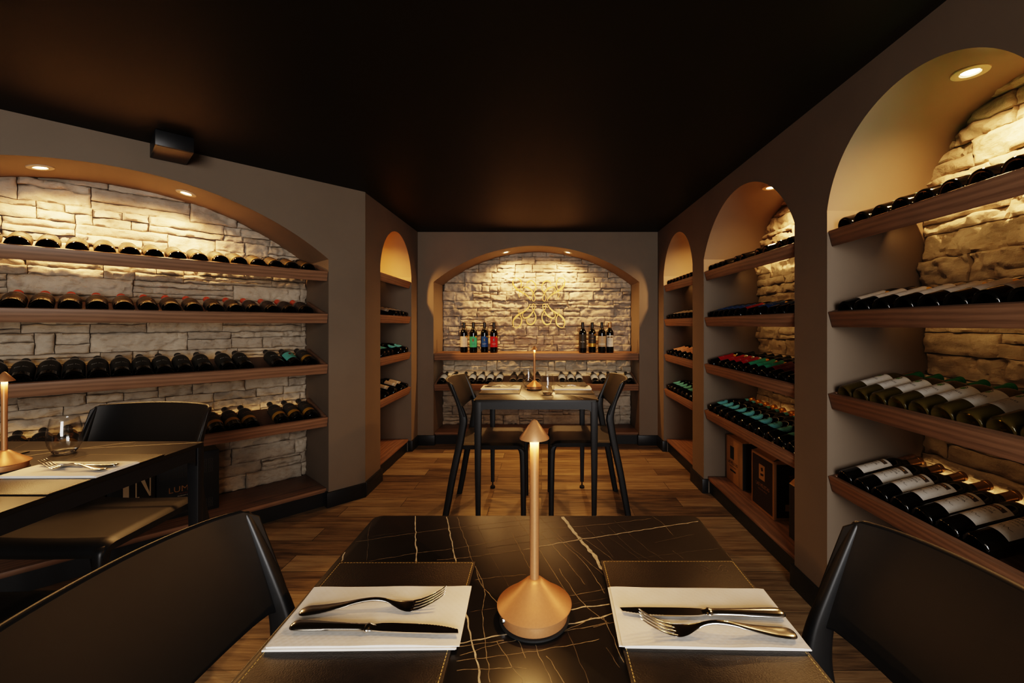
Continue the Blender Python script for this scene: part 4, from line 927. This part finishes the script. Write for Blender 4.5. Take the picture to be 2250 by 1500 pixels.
def art_maroon(mb, w, d, h):
    quad(mb, .014, w - .014, .014, h - .014, 0); quad(mb, w * .36, w * .62, h * .55, h * .82, 1, -.0008); face_text(mb, 'LAS VELETAS', .027, w * .52, h * .42, 1, -.0009, .95); face_text(mb, 'VALLE DEL MAULE', .010, w * .52, h * .36, 1, -.0009, 1.2)
    mb.add([(w * .44, -.001, h * .76), (w * .53, -.001, h * .78), (w * .55, -.001, h * .72), (w * .47, -.001, h * .70)], [(0, 1, 2, 3)], 0); mb.add([(w * .42, -.001, h * .66), (w * .57, -.001, h * .67), (w * .56, -.001, h * .63), (w * .44, -.001, h * .62)], [(0, 1, 2, 3)], 0)
    mb.add([(w + .0005, .014, .014), (w + .0005, d - .014, .014), (w + .0005, d - .014, h - .014), (w + .0005, .014, h - .014)], [(0, 1, 2, 3)], 2)
    vs, fs = text_mesh('LAS VELETAS'); mb.add([(w + .0010, .105 - b * .034, h * .5 + a * .030) for a, b, _ in vs], fs, 3)
    mb.add([(w + .0010, .06, .05), (w + .0010, .12, .05), (w + .0010, .12, .085), (w + .0010, .06, .085)], [(0, 1, 2, 3)], 1)
carton(R2, -.100, .147, .118, .320, .312, 0, 'maroon wine carton with kraft border standing in the middle niche', ['kraft', 'maroon', 'kraft', 'cartonb', 'rust'], art_maroon, lambda mb, w, d, h, m='kraft': mb.add([(.01, .0, h), (w - .01, .0, h), (w - .03, .09, h + .035), (.03, .09, h + .035)], [(0, 1, 2, 3)]))
def art_dark(mb, w, d, h): quad(mb, .012, w - .012, .012, h - .012, 0)
carton(R2, .318, .525, .100, .300, .262, 0, 'dark open wine carton with raised kraft flap at middle niche camera end', ['cartonb', 'maroon'], art_dark, lambda mb, w, d, h, m='kraft': mb.add([(0, .0, h), (0, d, h), (.002, d * .5, h + .09), (w, 0, h), (w, d, h), (w - .002, d * .5, h + .09)], [(0, 1, 2), (3, 4, 5), (0, 3, 5, 2)]))

# ------------------------------------------------------------------ light from the room behind, camera, view
area('daylight_from_doorway', (.35, -2.05, 1.35), (-.18, 1, -.10), 1.4, 1.4, 96, (1, .97, .95))
area('room_warm_fill', (-.4, -1.0, 2.02), (0, .8, -1), 1.6, 1.2, 14, (1, .86, .70))
w = bpy.data.worlds.new('dim_room'); SC.world = w; w.use_nodes = True
w.node_tree.nodes['Background'].inputs[0].default_value = (.010, .009, .008, 1); w.node_tree.nodes['Background'].inputs[1].default_value = .3
cam = bpy.data.cameras.new('camera'); co = bpy.data.objects.new('camera', cam); COL.objects.link(co)
cam.sensor_width = 36; cam.lens = 950 / 2250 * 36; cam.shift_x = (1125 - 1190) / 2250; cam.shift_y = -36 / 2250; cam.clip_start = .01
co.location = (0, 0, EYE); co.rotation_euler = (R(90), 0, 0); SC.camera = co
SC.view_settings.view_transform = 'Filmic'; SC.view_settings.look = 'High Contrast'; SC.view_settings.exposure = 0.06
cy = SC.cycles; cy.use_denoising = True; cy.max_bounces = 7; cy.diffuse_bounces = 4; cy.glossy_bounces = 4; cy.transmission_bounces = 8; cy.transparent_max_bounces = 12
cy.sample_clamp_indirect = 4; cy.caustics_reflective = False; cy.caustics_refractive = False; cy.use_adaptive_sampling = True; cy.adaptive_threshold = .03
